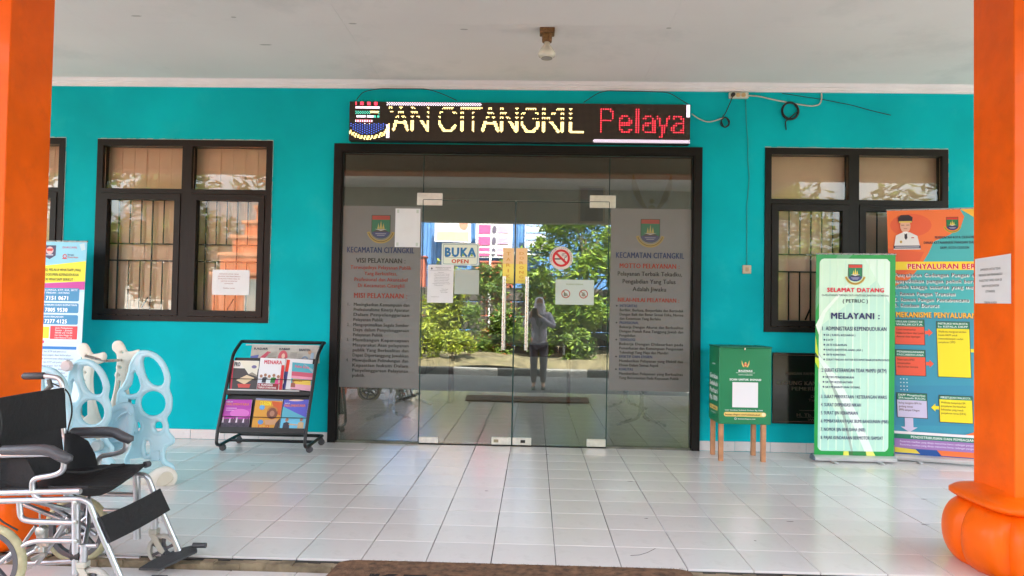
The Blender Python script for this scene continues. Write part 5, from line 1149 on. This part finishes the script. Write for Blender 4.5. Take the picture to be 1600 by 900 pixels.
# seat: sagging nylon between the rails
def cloth(name, f, nu, nv, th=.006, m=FABRIC):
    vs = []; fs = []
    for k in (0, 1):
        for i in range(nu+1):
            for j in range(nv+1):
                p = Vector(f(i/nu, j/nv)); e = 1e-3
                a = Vector(f(min(1, i/nu+e), j/nv))-Vector(f(max(0, i/nu-e), j/nv)); c = Vector(f(i/nu, min(1, j/nv+e)))-Vector(f(i/nu, max(0, j/nv-e))); nn = a.cross(c)
                nn = nn.normalized() if nn.length else Vector((0, 0, 1)); vs.append(p+nn*(th*k-th/2))
    q = (nu+1)*(nv+1)
    for i in range(nu):
        for j in range(nv):
            a = i*(nv+1)+j; fs.append((a, a+1, a+nv+2, a+nv+1)); fs.append((q+a, q+a+nv+1, q+a+nv+2, q+a+1))
    for i in range(nu):
        a = i*(nv+1); fs.append((a, a+nv+1, q+a+nv+1, q+a)); a += nv; fs.append((a, q+a, q+a+nv+1, a+nv+1))
    for j in range(nv):
        fs.append((j, q+j, q+j+1, j+1)); a = nu*(nv+1)+j; fs.append((a, a+1, q+a+1, q+a))
    b = MB(); b.add(vs, fs); return b.build(name, m, WCH, True, 60)
W0, W1 = NY+.005, FY-.005
cloth('seat', lambda u, v: (-2.16+.385*u, W0+(W1-W0)*v, .405+.022*u-.035*math.sin(math.pi*v)+.004*math.sin(9*u+4*v)), 12, 14)
cloth('seat_front_pouch', lambda u, v: (-1.775-.03*math.sin(u*3.1)*0-.16*u, W0+(W1-W0)*v, .424-.036*math.sin(math.pi*v)-.045*math.sin(u*math.pi)*math.sin(math.pi*v)), 8, 14)
cloth('backrest', lambda u, v: (-2.158-.016*u*(1)+(-.030)*math.sin(math.pi*v)*(1-u*.75), W0-.005+(W1-W0+.01)*v, .585+.185*u), 10, 14, .012)
cloth('lower_backrest', lambda u, v: (-2.13-.03*u-.035*math.sin(math.pi*v), W0+.03+(W1-W0-.06)*v, .40+.186*u), 8, 14)
for yy, sx in ((NY+.022, 1), (FY-.02, 1)):
    b = MB(); b.prism([(-2.15, yy, .40), (-1.99, yy, .405), (-2.005, yy, .47), (-2.04, yy, .53), (-2.12, yy, .57), (-2.15, yy, .56)], (0, .005, 0)); b.build('side_guard', FABRIC, WCH)
cloth('calf_strap', lambda u, v: (-1.715+.05*u+.0*v-.008*math.sin(math.pi*v), NY-.012+(FY-NY+.024)*v, .215+.098*(1-u)-.01*math.sin(math.pi*v)), 3, 14, .010)
b = MB(); b.tube(arc([(-1.99, NY+.2, .44), (-1.93, NY+.26, .425), (-1.90, NY+.36, .43), (-1.86, FY-.03, .428)], .04), .007, 6); b.build('seat_belt', FABRIC, WCH, True)
b = MB(); b.tube([(-1.775, FY-.01, .425), (-1.765, FY+.012, .426)], [.016, .014], 8); b.build('seat_tube_cap', RUBBER, WCH, True)

# ================================================================== DOOR MAT
MATM = mat('brown_coir', (.20, .10, .05), .95, var=.3, scale=30, bump=1.0, bscale=160, dirt=(.20, .13, .07, .7), dscale=8)
a = onZ(541, 886, -.012); b_ = onZ(1072, 899, -.012); mx0, mx1, my1, my0 = -.86, .715, -3.058, -3.66
t = thing('door_mat', ((mx0+mx1)/2, (my0+my1)/2, -.036), 'wide brown coir door mat with dark lettering lying on the porch step', 'mat')
b = MB(); pts = []
for cx_, cy_, a0 in ((mx1-.09, my1-.05, 0), (mx0+.09, my1-.05, 90), (mx0+.06, my0+.06, 180), (mx1-.06, my0+.06, 270)):
    for i in range(5): an = rad(a0+22.5*i); pts.append((cx_+.09*math.cos(an), cy_+.05*math.sin(an), .001))
b.prism(pts, (0, 0, .016)); b.build('coir_pad', MATM, t)
S = Sheet((mx0, my1, .0172), (mx1, my1, .0172), (mx0, my0, .0172), 600, 230, .0004); S.n = Vector((0, 0, 1))
S.text('KECAMATAN', 70, 560, 60, 118, ink(14, 12, 11, .9), 2.5); S.build('lettering', t)
b = MB(); rg = random.Random(11)
for i in range(2600):
    x = rg.uniform(mx0+.02, mx1-.02); y = rg.uniform(my0+.02, my1-.01) if i % 3 else my1-rg.uniform(.0, .02); a = rg.uniform(0, 6.28); l = .006; h = .006
    b.add([(x, y, .0165), (x+.002*math.cos(a), y+.002*math.sin(a), .0165), (x+l*math.cos(a), y+l*math.sin(a), .0165+h)], [(0, 1, 2)])
tag(b.build('coir_fibres', MATM, t), kind='stuff')

# ================================================================== INTERIOR, seen dimly through the glass
t = thing('reception_desk', (-.3, 2.9, 0), 'long reception desk with pale top and brown front inside the glass doors', 'desk')
b = MB(); b.box(-1.1, .5, 2.75, 3.3, .745, .77, None, bev=.004); b.build('desk_top', mat('pale_desk_top', (.6, .58, .52), .4), t)
b = MB(); b.box(-1.06, .46, 2.80, 2.83, .60, .744); b.build('front_board', mat('brown_desk_front', (.24, .09, .04), .5, var=.1), t)
for x in (-1.05, .43):
    b = MB(); b.box(x, x+.03, 2.84, 3.28, 0, .744); b.build('side_board', mat('brown_desk_front', (.24, .09, .04)), t)
t = thing('monitor', (-.35, 3.0, .771), 'small black computer monitor on the reception desk', 'monitor')
b = MB(); b.box(-.60, -.22, 3.0, 3.03, .86, 1.13, None, bev=.006); b.build('screen', BLACK, t); b = MB(); b.box(-.50, -.32, 2.96, 3.12, .771, .78); b.box(-.43, -.39, 3.035, 3.06, .78, .95); b.build('stand', BLACK, t)
def bench(x, y, lab, face):
    t = thing('waiting_bench', (x, y, 0), lab, 'bench', 'chrome waiting benches inside'); m = mat('perforated_grey_steel', (.3, .31, .32), .3, metal=.8)
    for k in range(3):
        yy = y+.55*k
        b = MB(); b.box(x-.24, x+.24, yy-.24, yy+.24, .42, .445, None, bev=.01); b.build('seat', m, t)
        b = MB(); xb = x-.27*face; b.prism([(xb, yy-.24, .46), (xb, yy+.24, .46), (xb-.08*face, yy+.24, .86), (xb-.08*face, yy-.24, .86)], (.02, 0, 0)); b.build('backrest', m, t)
    b = MB(); b.box(x-.03, x+.03, y-.25, y+1.35, .36, .40); b.build('beam', CHROME, t)
    for yy in (y-.1, y+1.2):
        b = MB(); b.tube(arc([(x-.25, yy, .03), (x-.02, yy, .10), (x, yy, .38)], .06), .018, 8); b.tube(arc([(x+.25, yy, .03), (x+.02, yy, .10), (x, yy, .38)], .06), .018, 8); b.build('leg', CHROME, t, True)
bench(-1.45, 1.3, 'chrome waiting bench inside, behind the left side of the glass', -1); bench(1.1, 1.3, 'chrome waiting bench inside, behind the right side of the glass', 1)
yw = 4.235
t = thing('framed_portrait', (.79, yw, 2.45), 'framed picture hanging high on the far wall inside', 'picture')
b = MB(); b.box(.60, .98, yw-.02, yw+.01, 2.42, 2.95, mat('pale_gilt_frame', (.5, .42, .25), .5)); b.build('frame', None, t)
S = Sheet((.63, yw-.0205, 2.92), (.95, yw-.0205, 2.92), (.63, yw-.0205, 2.45), 32, 47, .001); S.rect(0, 0, 32, 47, ink(70, 90, 85)); S.rect(0, 0, 10, 16, ink(120, 70, 60)); S.poly([(6, 47), (8, 26), (24, 26), (26, 47)], ink(40, 44, 50)); S.ell(16, 18, 6, 8, ink(150, 120, 100)); S.build('photo', t)
t = thing('eagle_emblem', (1.64, yw, 2.50), 'gilded winged eagle emblem on the far wall inside', 'emblem')
GLD = mat('gilt', (.60, .46, .20), .45, metal=.3); b = MB()
for s_ in (-1, 1):
    for k in range(7):
        a0 = rad(95-18*k); r = .27-.01*k
        x1 = 1.64+s_*(.06+r*abs(math.cos(rad(80-14*k)))); z1 = 2.62+.02*k+.05*k*(k < 7)
        b.prism([(1.64+s_*.05, yw-.03, 2.62-.01*k), (x1, yw-.03, z1+.10), (x1+s_*.012, yw-.03, z1+.02), (1.64+s_*.05, yw-.03, 2.585-.01*k)], (0, .02, 0))
b.prism([(1.60, yw-.04, 2.52), (1.68, yw-.04, 2.52), (1.69, yw-.04, 2.66), (1.64, yw-.04, 2.70), (1.59, yw-.04, 2.66)], (0, .03, 0)); b.lathe([(.01, -.03), (.035, -.02), (.035, .0)], (1.64, yw-.02, 2.745), 'Y', 12); b.prism([(1.54, yw-.035, 2.49), (1.74, yw-.035, 2.49), (1.76, yw-.035, 2.515), (1.52, yw-.035, 2.515)], (0, .02, 0)); b.build('eagle', GLD, t)
# ================================================================== OUTSIDE, BEHIND THE PHOTOGRAPHER (mirrored in the glass)
def leaf_mat(name, c1, c2):
    m = bpy.data.materials.new(name); m.use_nodes = True; n = m.node_tree.nodes; l = m.node_tree.links; b = n['Principled BSDF']; b.inputs['Roughness'].default_value = .5
    tc = n.new('ShaderNodeTexCoord'); no = n.new('ShaderNodeTexNoise'); no.inputs['Scale'].default_value = 4; l.new(tc.outputs['Object'], no.inputs[0])
    ge = n.new('ShaderNodeNewGeometry'); ad = n.new('ShaderNodeMath'); ad.operation = 'ADD'; mu = n.new('ShaderNodeMath'); mu.operation = 'MULTIPLY'; mu.inputs[1].default_value = .5
    l.new(ge.outputs['Random Per Island'], mu.inputs[0]); l.new(mu.outputs[0], ad.inputs[0]); l.new(no.outputs[0], ad.inputs[1])
    cr_ = n.new('ShaderNodeValToRGB'); cr_.color_ramp.elements[0].position = .45; cr_.color_ramp.elements[1].position = 1.0
    cr_.color_ramp.elements[0].color = (*c1, 1); cr_.color_ramp.elements[1].color = (*c2, 1); l.new(ad.outputs[0], cr_.inputs[0]); l.new(cr_.outputs[0], b.inputs[0])
    tr_ = n.new('ShaderNodeBsdfTranslucent'); l.new(cr_.outputs[0], tr_.inputs[0]); mx = n.new('ShaderNodeMixShader'); mx.inputs[0].default_value = .35
    l.new(b.outputs[0], mx.inputs[1]); l.new(tr_.outputs[0], mx.inputs[2]); l.new(mx.outputs[0], n['Material Output'].inputs[0]); return m
LF1 = leaf_mat('bright_leaves', (.06, .14, .014), (.26, .35, .04)); LF2 = leaf_mat('dark_leaves', (.03, .08, .012), (.17, .24, .03)); LF3 = leaf_mat('yellow_green_leaves', (.12, .19, .012), (.36, .38, .04)); RDL = leaf_mat('orange_red_blooms', (.4, .05, .02), (.6, .14, .06))
BARK = mat('grey_brown_bark', (.11, .08, .055), .9, var=.25, scale=12, bump=.8, bscale=25)
def leaves(rg, centres, n, sz, flat=.5):
    b = MB()
    for i in range(n):
        c, r = centres[rg.randrange(len(centres))]; d = Vector((rg.gauss(0, 1), rg.gauss(0, 1), rg.gauss(0, 1))).normalized()*r*rg.uniform(.45, 1.08)
        p = Vector(c)+Vector((d.x, d.y, d.z*.8)); u = Vector((rg.gauss(0, 1), rg.gauss(0, 1), rg.gauss(0, .5))).normalized(); w_ = u.cross(Vector((rg.gauss(0, flat), rg.gauss(0, flat), 1))).normalized()
        s = sz*rg.uniform(.6, 1.3); q = u.cross(w_)*s*.12
        b.add([p-u*s, p-w_*s*.36+q, p+u*s, p+w_*s*.36+q], [(0, 1, 2, 3)])
    return b
def clumps(rg, x, y, z0, z1, rx, n, r):
    out = []
    for i in range(n):
        t = rg.random(); zz = z0+(z1-z0)*t; k = math.sin(math.pi*(.15+.8*t)); a = rg.uniform(0, 6.28); q = rx*k*rg.uniform(.2, 1)
        out.append(((x+q*math.cos(a), y+q*math.sin(a)*.8, zz), r*rg.uniform(.6, 1.2)))
    return out
def tree(x, y, h0, h1, rx, n, sz, label, m, cat='tree', nm='tree', seed=1, bloom=0, r=.35, tr=.07, nc=40):
    rg = random.Random(seed); t = thing(nm, (x, y, -.1), label, cat); cl = clumps(rg, x, y, h0, h1, rx, nc, r)
    b = MB(); top = Vector((x+rg.uniform(-.1, .1), y, h0+(h1-h0)*.6)); base = Vector((x, y, -.2)); mid = base.lerp(top, .5)+Vector((rg.uniform(-.1, .1), 0, 0))
    b.tube([base, mid, top], [tr, tr*.75, tr*.35], 8)
    for c, rr in cl[::max(1, len(cl)//14)]:
        s = base.lerp(top, rg.uniform(.45, .95)); c = Vector(c); b.tube([s, s.lerp(c, .5)+Vector((0, 0, .08)), c], [tr*.4, tr*.25, tr*.1], 5)
    b.build('trunk' if cat == 'tree' else 'stems', BARK, t, True)
    leaves(rg, cl, n, sz).build('crown' if cat == 'tree' else 'foliage', m, t)
    if bloom: leaves(rg, [(c, q*1.1) for c, q in cl[::3]], bloom, sz*.8).build('blooms', RDL, t)
    return t
tree(-2.45, -10.6, -.0, .78, .48, 1700, .055, 'yellow-green clipped shrub nearest the kerb, left in the mirrored garden', LF3, 'shrub', 'shrub', 2, r=.22, tr=.02, nc=26)
tree(-1.72, -10.35, .15, .62, .42, 1300, .05, 'small yellow-green bush on a thin stem beside the kerb', LF3, 'shrub', 'shrub', 3, r=.17, tr=.018, nc=16)
tree(-1.0, -12.0, .0, 2.25, .85, 6500, .07, 'leafy shrub with orange-red flowers in the middle of the garden bed', LF2, 'shrub', 'flowering_shrub', 4, bloom=500, r=.32, tr=.03)
tree(.15, -12.3, .2, 2.1, .8, 6000, .07, 'dark green shrub with a few red blooms behind the photographer', LF2, 'shrub', 'flowering_shrub', 5, bloom=260, r=.3, tr=.03)
tree(1.2, -12.2, .9, 4.3, 1.75, 14000, .10, 'bright sunlit leafy tree on the right of the mirrored garden', LF1, 'tree', 'tree', 6, r=.5, nc=60)
tree(3.6, -12.8, 1.1, 4.6, 1.6, 8000, .11, 'second bright leafy tree further right, mirrored above the banners', LF1, 'tree', 'tree', 7, r=.5, nc=60)
tree(6.2, -13.2, 1.2, 4.8, 1.7, 7000, .12, 'large leafy tree at the right end of the garden bed', LF1, 'tree', 'tree', 8, r=.5, nc=60)
tree(1.0, -10.9, .05, .75, .45, 1200, .08, 'low dark spiky plant under the sunlit tree', LF2, 'plant', 'garden_plant', 9, r=.22, tr=.015, nc=14)
tree(2.2, -11.1, .05, .9, .55, 1500, .09, 'broad dark plant beside the kerb on the right', LF2, 'plant', 'garden_plant', 10, r=.25, tr=.015, nc=16)
tree(-4.9, -12.9, 1.6, 4.6, 1.5, 6500, .11, 'leafy tree left of the orange stepped gate', LF1, 'tree', 'tree', 11, r=.45, nc=50)
tree(-8.9, -11.5, 1.5, 4.8, 1.7, 6500, .12, 'leafy tree at the far left end of the garden bed', LF2, 'tree', 'tree', 12, r=.5, nc=50)
tree(-2.3, -14.0, .3, 2.3, .9, 3000, .09, 'feathery pale green bush before the blue containers', LF3, 'shrub', 'shrub', 13, r=.35, tr=.03)
# blue containers with posters, brown-red blocks, dark stone wall
BLC = mat('blue_container_paint', (.05, .15, .34), .5, var=.1, dirt=(.10, .06, .04, .5), dscale=2)
def corr(x0, x1, y, z0, z1, pitch=.22):
    b = MB(); vs = []; x = x0; pts = []
    while x < x1: pts += [(x, y), (x+pitch*.3, y), (x+pitch*.45, y-.04), (x+pitch*.85, y-.04)]; x += pitch
    pts.append((x1, y)); n = len(pts); P = [(a, b2, z0) for a, b2 in pts]+[(a, b2, z1) for a, b2 in pts]
    b.add(P, [(i+1, i, i+n, i+n+1) for i in range(n-1)]); return b
for k, (x0, x1, z0, z1, lb) in enumerate(((-7.2, -1.15, -.2, 2.45, 'lower left blue corrugated container'), (-.95, 5.2, -.2, 2.45, 'lower right blue corrugated container'), (-7.0, -1.1, 2.5, 5.1, 'upper left blue corrugated container'), (-.9, 5.0, 2.5, 5.1, 'upper right blue corrugated container'))):
    t = thing('shipping_container', ((x0+x1)/2, -18.7, z0), lb+' behind the garden, mirrored in the glass', 'container', 'blue containers behind the garden')
    b = MB(); b.box(x0, x1, -21.1, -18.75, z0+.1, z1-.05); b.build('body', BLC, t); corr(x0+.08, x1-.08, -18.66, z0+.1, z1-.1).build('corrugated_side', BLC, t)
    b = MB(); b.box(x0, x1, -18.74, -18.60, z0, z0+.099); b.box(x0, x1, -18.74, -18.60, z1-.1, z1); b.box(x0, x0+.08, -18.74, -18.60, z0+.1, z1-.101); b.box(x1-.08, x1, -18.74, -18.60, z0+.1, z1-.101); b.build('edge_frame', BLC, t)
BRB = mat('brown_red_block_paint', (.32, .07, .035), .7, var=.15)
for x0, x1, z1, lb in ((-4.3, -3.6, 2.9, 'brown-red masonry pier at the left before the blue containers'), (-1.75, -.72, 2.75, 'broad brown-red masonry pier between the blue containers')):
    t = thing('masonry_pier', ((x0+x1)/2, -18.2, -.2), lb, 'pier'); b = MB(); b.box(x0, x1, -18.45, -18.0, -.2, z1-.06, None, bev=.01); b.build('pier', BRB, t); b = MB(); b.box(x0-.05, x1+.05, -18.5, -17.95, z1-.06, z1, None, bev=.01); b.build('coping', BRB, t)
for x0, x1, z0, z1, lb, k in ((-3.3, -2.1, 3.35, 4.5, 'white poster with orange picture hanging on the blue container', 0), (-1.95, -.75, 2.85, 4.4, 'white poster with pink blocks hanging on the blue container', 1), (-.35, .35, 3.1, 4.3, 'pale barred window panel on the right blue container', 2)):
    t = thing('hanging_poster', ((x0+x1)/2, -17.85, z0), lb, 'poster'); b = MB(); b.box(x0, x1, -17.9, -17.88, z0, z1); b.build('board', ink(176, 172, 174), t)
    S = Sheet((x1, -17.878, z1), (x0, -17.878, z1), (x1, -17.878, z0), 100, 100, .004); S.n = Vector((0, 1, 0))
    PK = ink(205, 60, 110)
    if k == 0: S.rect(6, 70, 94, 96, ink(225, 160, 120)); S.ell(20, 50, 12, 14, ink(160, 110, 90)); S.rect(40, 10, 90, 40, ink(120, 140, 190))
    elif k == 1:
        for r_ in range(4): S.rect(60, 6+24*r_, 92, 24+24*r_, PK); S.rect(10, 8+24*r_, 40, 22+24*r_, ink(225, 130, 160)); S.ell(50, 15+24*r_, 6, 8, ink(70, 60, 80))
    else:
        for r_ in range(5): S.rect(8+20*r_, 4, 11+20*r_, 96, ink(110, 140, 190)); S.rect(4, 8+20*r_, 96, 11+20*r_, ink(110, 140, 190))
    S.build('print', t)
STN = mat('dark_damp_stone', (.045, .036, .032), .8, var=.3, scale=4, bump=1, bscale=7)
t = thing('retaining_wall', (0, -14.6, -.2), 'low dark stone retaining wall behind the garden shrubs', 'wall'); b = MB(); rg = random.Random(8)
for r_ in range(5):
    x = -10+.2*(r_ % 2)
    while x < 8:
        w_ = rg.uniform(.45, .75); s_ = MB(); s_.box(x, x+w_-.02, -14.8, -14.5+rg.uniform(-.03, .03), -.2+.4*r_, .185+.4*r_, None, bev=.03); s_.build('stone', STN, t); x += w_
t = thing('pipe_rail', (-.6, -13.6, 0), 'thin white pipe rail standing across the back of the garden', 'rail'); b = MB()
for x in (-3.2, -1.2, .8): b.tube([(x, -13.7, -.1), (x, -13.7, 3.6 if x < -3 else 1.9+.9)], .03, 8)
b.build('posts', mat('white_pipe', (.7, .7, .68), .4), t, True); b = MB(); b.tube([(-1.9, -13.66, 2.72), (1.0, -13.66, 2.62)], .028, 8); b.build('rail', mat('white_pipe', (.7, .7, .68)), t, True)
# orange stepped gate pier at the left
t = thing('stepped_gate_pier', (-6.4, -10.6, -.2), 'orange stepped gate pier mirrored in the left window', 'gate pier')
OB = mat('orange_gate_paint', (.72, .17, .05), .6, var=.08)
for k, (w_, z0, z1) in enumerate(((1.5, -.2, 1.9), (1.35, 1.9, 2.35), (1.1, 2.35, 2.75), (.85, 2.75, 3.1), (.6, 3.1, 3.45))):
    b = MB(); b.box(-5.75-w_, -5.75, -11.0+.05*k, -10.2-.05*k, z0+.001, z1-.09, None, bev=.01); b.build('step_block', OB, t); b = MB(); b.box(-5.75-w_-.06, -5.72, -11.05+.05*k, -10.15-.05*k, z1-.0895, z1, None, bev=.02); b.build('step_coping', mat('pale_orange_coping', (.75, .30, .15), .6), t)
b = MB(); b.box(-6.5, -6.1, -10.19, -10.17, .9, 1.75); b.build('grey_plate', mat('grey_plate', (.4, .45, .45), .5), t)
t = thing('white_house', (-9.5, -17, -.2), 'pale house with tiled roof behind the garden, far left', 'house')
b = MB(); b.box(-13, -7.6, -20, -16, -.2, 3.2); b.build('wall', mat('white_house_paint', (.62, .62, .6), .7), t); b = MB(); b.prism([(-13.6, -15.4, 3.2), (-7.0, -15.4, 3.2), (-8.5, -18, 4.8), (-12.1, -18, 4.8)], (0, 0, .1)); b.build('roof', mat('grey_roof_tiles', (.2, .2, .21), .8), t)
b = MB(); b.box(-10.6, -9.4, -15.99, -15.95, 1, 2.2); b.build('window', mat('dark_window', (.05, .06, .07), .1), t)
# far tree line closes the view
rg = random.Random(21); b = MB()
for k in range(34):
    x = -40+2.5*k+rg.uniform(-.6, .6); cl = clumps(rg, x, -27+rg.uniform(-2, 2), .5, 7+rg.uniform(-1.5, 2), 2.2, 9, 1.3); q = leaves(rg, cl, 420, .34); b.add(q.v, q.f)
tag(b.build('far_trees', LF2), 'line of trees beyond the containers', None, kind='stuff')

# ================================================================== PHOTOGRAPHER
SKIN = mat('skin', (.42, .24, .16), .5, var=.03); JK = mat('grey_lilac_jacket', (.42, .38, .46), .8, var=.08, scale=14, bump=.2); HJ = mat('mauve_headscarf', (.55, .50, .56), .8, var=.05); TRS = mat('dark_grey_trousers', (.17, .15, .17), .85, var=.1)
px_, py_, gz = .09, -6.93, -.225
PER = thing('person', (px_, py_, gz), 'photographer in grey-lilac jacket, headscarf and dark trousers holding up a phone, mirrored in the doors', 'person')
def skin_mesh(name, joints, edges, m, par, sub=2):
    me = bpy.data.meshes.new(name); L = parent_loc(par); me.from_pydata([Vector(j[0])-L for j in joints], edges, []); o = bpy.data.objects.new(name, me); COL.objects.link(o)
    sk = o.modifiers.new('skin', 'SKIN'); sk.use_smooth_shade = True
    for i, j in enumerate(joints):
        r = j[1]; r = r if isinstance(r, tuple) else (r, r); me.skin_vertices[0].data[i].radius = r
    me.skin_vertices[0].data[0].use_root = True; ss = o.modifiers.new('sub', 'SUBSURF'); ss.levels = ss.render_levels = sub
    dg = bpy.context.evaluated_depsgraph_get(); ev = o.evaluated_get(dg); m2 = bpy.data.meshes.new_from_object(ev); o.modifiers.clear(); o.data = m2; m2.materials.clear(); m2.materials.append(m); o.parent = par
    for p in m2.polygons: p.use_smooth = True
    return o
def body(off=0, parts='all'):
    X, Y = px_, py_
    J = {'pel': ((X, Y, .66), (.125, .095)), 'wai': ((X, Y, .82), (.115, .085)), 'che': ((X, Y, 1.02), (.135, .095)), 'nb': ((X, Y+.005, 1.14), .06), 'nt': ((X, Y+.02, 1.20), .05), 'hd': ((X, Y+.03, 1.28), (.072, .085)), 'ht': ((X, Y+.03, 1.37), (.065, .075))}
    E_ = [('pel', 'wai'), ('wai', 'che'), ('che', 'nb'), ('nb', 'nt'), ('nt', 'hd'), ('hd', 'ht')]
    for s, n in ((-1, 'l'), (1, 'r')):
        J.update({'hip'+n: ((X+s*.085, Y, .58), .082), 'kn'+n: ((X+s*.085, Y+.015, .20), .056), 'an'+n: ((X+s*.08, Y, -.14), .036), 'to'+n: ((X+s*.09, Y+.13, -.195), (.036, .022)),
            'sh'+n: ((X+s*.165, Y, 1.09), .055), 'el'+n: ((X+s*.25, Y+.12, .89), .038), 'wr'+n: ((X-.09+s*.055, Y+.335, 1.09), .024), 'pa'+n: ((X-.09+s*.048, Y+.37, 1.13), (.030, .016))})
        E_ += [('pel', 'hip'+n), ('hip'+n, 'kn'+n), ('kn'+n, 'an'+n), ('an'+n, 'to'+n), ('che', 'sh'+n), ('sh'+n, 'el'+n), ('el'+n, 'wr'+n), ('wr'+n, 'pa'+n)]
        for k in range(4):
            z = 1.135+.018*k; J['f%s%d' % (n, k)] = ((X-.09+s*.045, Y+.385, z), .0085); J['g%s%d' % (n, k)] = ((X-.09+s*(.030-.002*k), Y+.402, z+.008), .0075)
            E_ += [('pa'+n, 'f%s%d' % (n, k)), ('f%s%d' % (n, k), 'g%s%d' % (n, k))]
        J['t'+n] = ((X-.09+s*.040, Y+.35, 1.16), .009); E_ += [('pa'+n, 't'+n)]
    ks = list(J); return [J[k] for k in ks], [(ks.index(a), ks.index(b)) for a, b in E_]
jj, ee = body(); skin_mesh('body', jj, ee, SKIN, PER)
X, Y = px_, py_
jk = [((X, Y, .70), (.15, .12)), ((X, Y, .86), (.14, .11)), ((X, Y, 1.03), (.155, .115)), ((X, Y+.005, 1.13), .075), ((X, Y, .52), (.175, .14))]; je = [(0, 1), (1, 2), (2, 3), (0, 4)]
for s in (-1, 1):
    k = len(jk); jk += [((X+s*.17, Y, 1.09), .068), ((X+s*.255, Y+.12, .89), .056), ((X-.09+s*.075, Y+.30, 1.06), .040)]; je += [(2, k), (k, k+1), (k+1, k+2)]
skin_mesh('jacket', jk, je, JK, PER)
b = MB(); b.tube([(X, Y+.128, .53), (X, Y+.115, .80), (X, Y+.105, .98)], .006, 6); b.build('jacket_opening', TRS, PER)
for s in (-1, 1):
    b = MB(); b.prism([(X+s*.02, Y+.115, 1.08), (X+s*.09, Y+.10, 1.06), (X+s*.05, Y+.115, .92), (X+s*.01, Y+.125, .88)], (0, .006, 0)); b.build('lapel', mat('dark_lapel', (.13, .12, .15), .8), PER)
tj = [((X, Y, .62), (.135, .11))]; te = []
for s in (-1, 1): k = len(tj); tj += [((X+s*.085, Y, .54), .092), ((X+s*.085, Y+.015, .20), .068), ((X+s*.082, Y, -.12), .052)]; te += [(0, k), (k, k+1), (k+1, k+2)]
skin_mesh('trousers', tj, te, TRS, PER)
hj = [((X, Y+.0, 1.16), (.12, .10)), ((X, Y+.01, 1.27), (.098, .098)), ((X, Y+.008, 1.36), (.092, .092)), ((X, Y+.01, 1.405), (.06, .06)), ((X, Y+.05, 1.06), (.10, .07))]
skin_mesh('headscarf', hj, [(0, 1), (1, 2), (2, 3), (0, 4)], HJ, PER)
b = MB(); vs = [(X+.058*math.cos(2*math.pi*i/20), Y+.108-.012*abs(math.cos(2*math.pi*i/20))-.01*math.sin(2*math.pi*i/20), 1.305+.075*math.sin(2*math.pi*i/20)) for i in range(20)]
b.prism(vs, (0, .012, 0)); b.build('face', SKIN, PER)
b = MB(); b.lathe([(.004, 0), (.012, .004), (.004, .012)], (X, Y+.118, 1.295), 'Y', 8); b.build('nose', SKIN, PER, True)
for s in (-1, 1): b = MB(); b.lathe([(.009, 0), (.007, .004)], (X+s*.026, Y+.118, 1.325), 'Y', 8); b.build('eye', BLACK, PER)
b = MB(); vs = [(X+.05*math.cos(a), Y+.121, 1.262+.032*math.sin(a)) for a in [2*math.pi*i/14 for i in range(14)]]; b.prism(vs, (0, .008, 0)); b.build('face_mask', mat('grey_face_mask', (.32, .32, .36), .8), PER)
for s in (-1, 1):
    b = MB(); b.lathe([(.028, 0), (.034, .012), (.036, .02), (.03, .05), (.0, .06)], (X+s*.087, Y+.05, -.222), 'Z', 12); b.v = [((x-(X+s*.087))*1.1+(X+s*.087), (y-(Y+.05))*2.9+(Y+.05), z) for x, y, z in b.v]; b.build('shoe', mat('black_shoe', (.03, .03, .03), .4) if s < 0 else mat('black_shoe', (.03, .03, .03)), PER, True)
t = thing('smartphone', (0, -6.53, 1.09), 'dark smartphone held up in both hands by the mirrored photographer', 'phone')
b = MB(); b.box(-.038, .038, -6.530, -6.522, 1.045, 1.205, None, bev=.003); b.build('phone_body', BLACK, t)
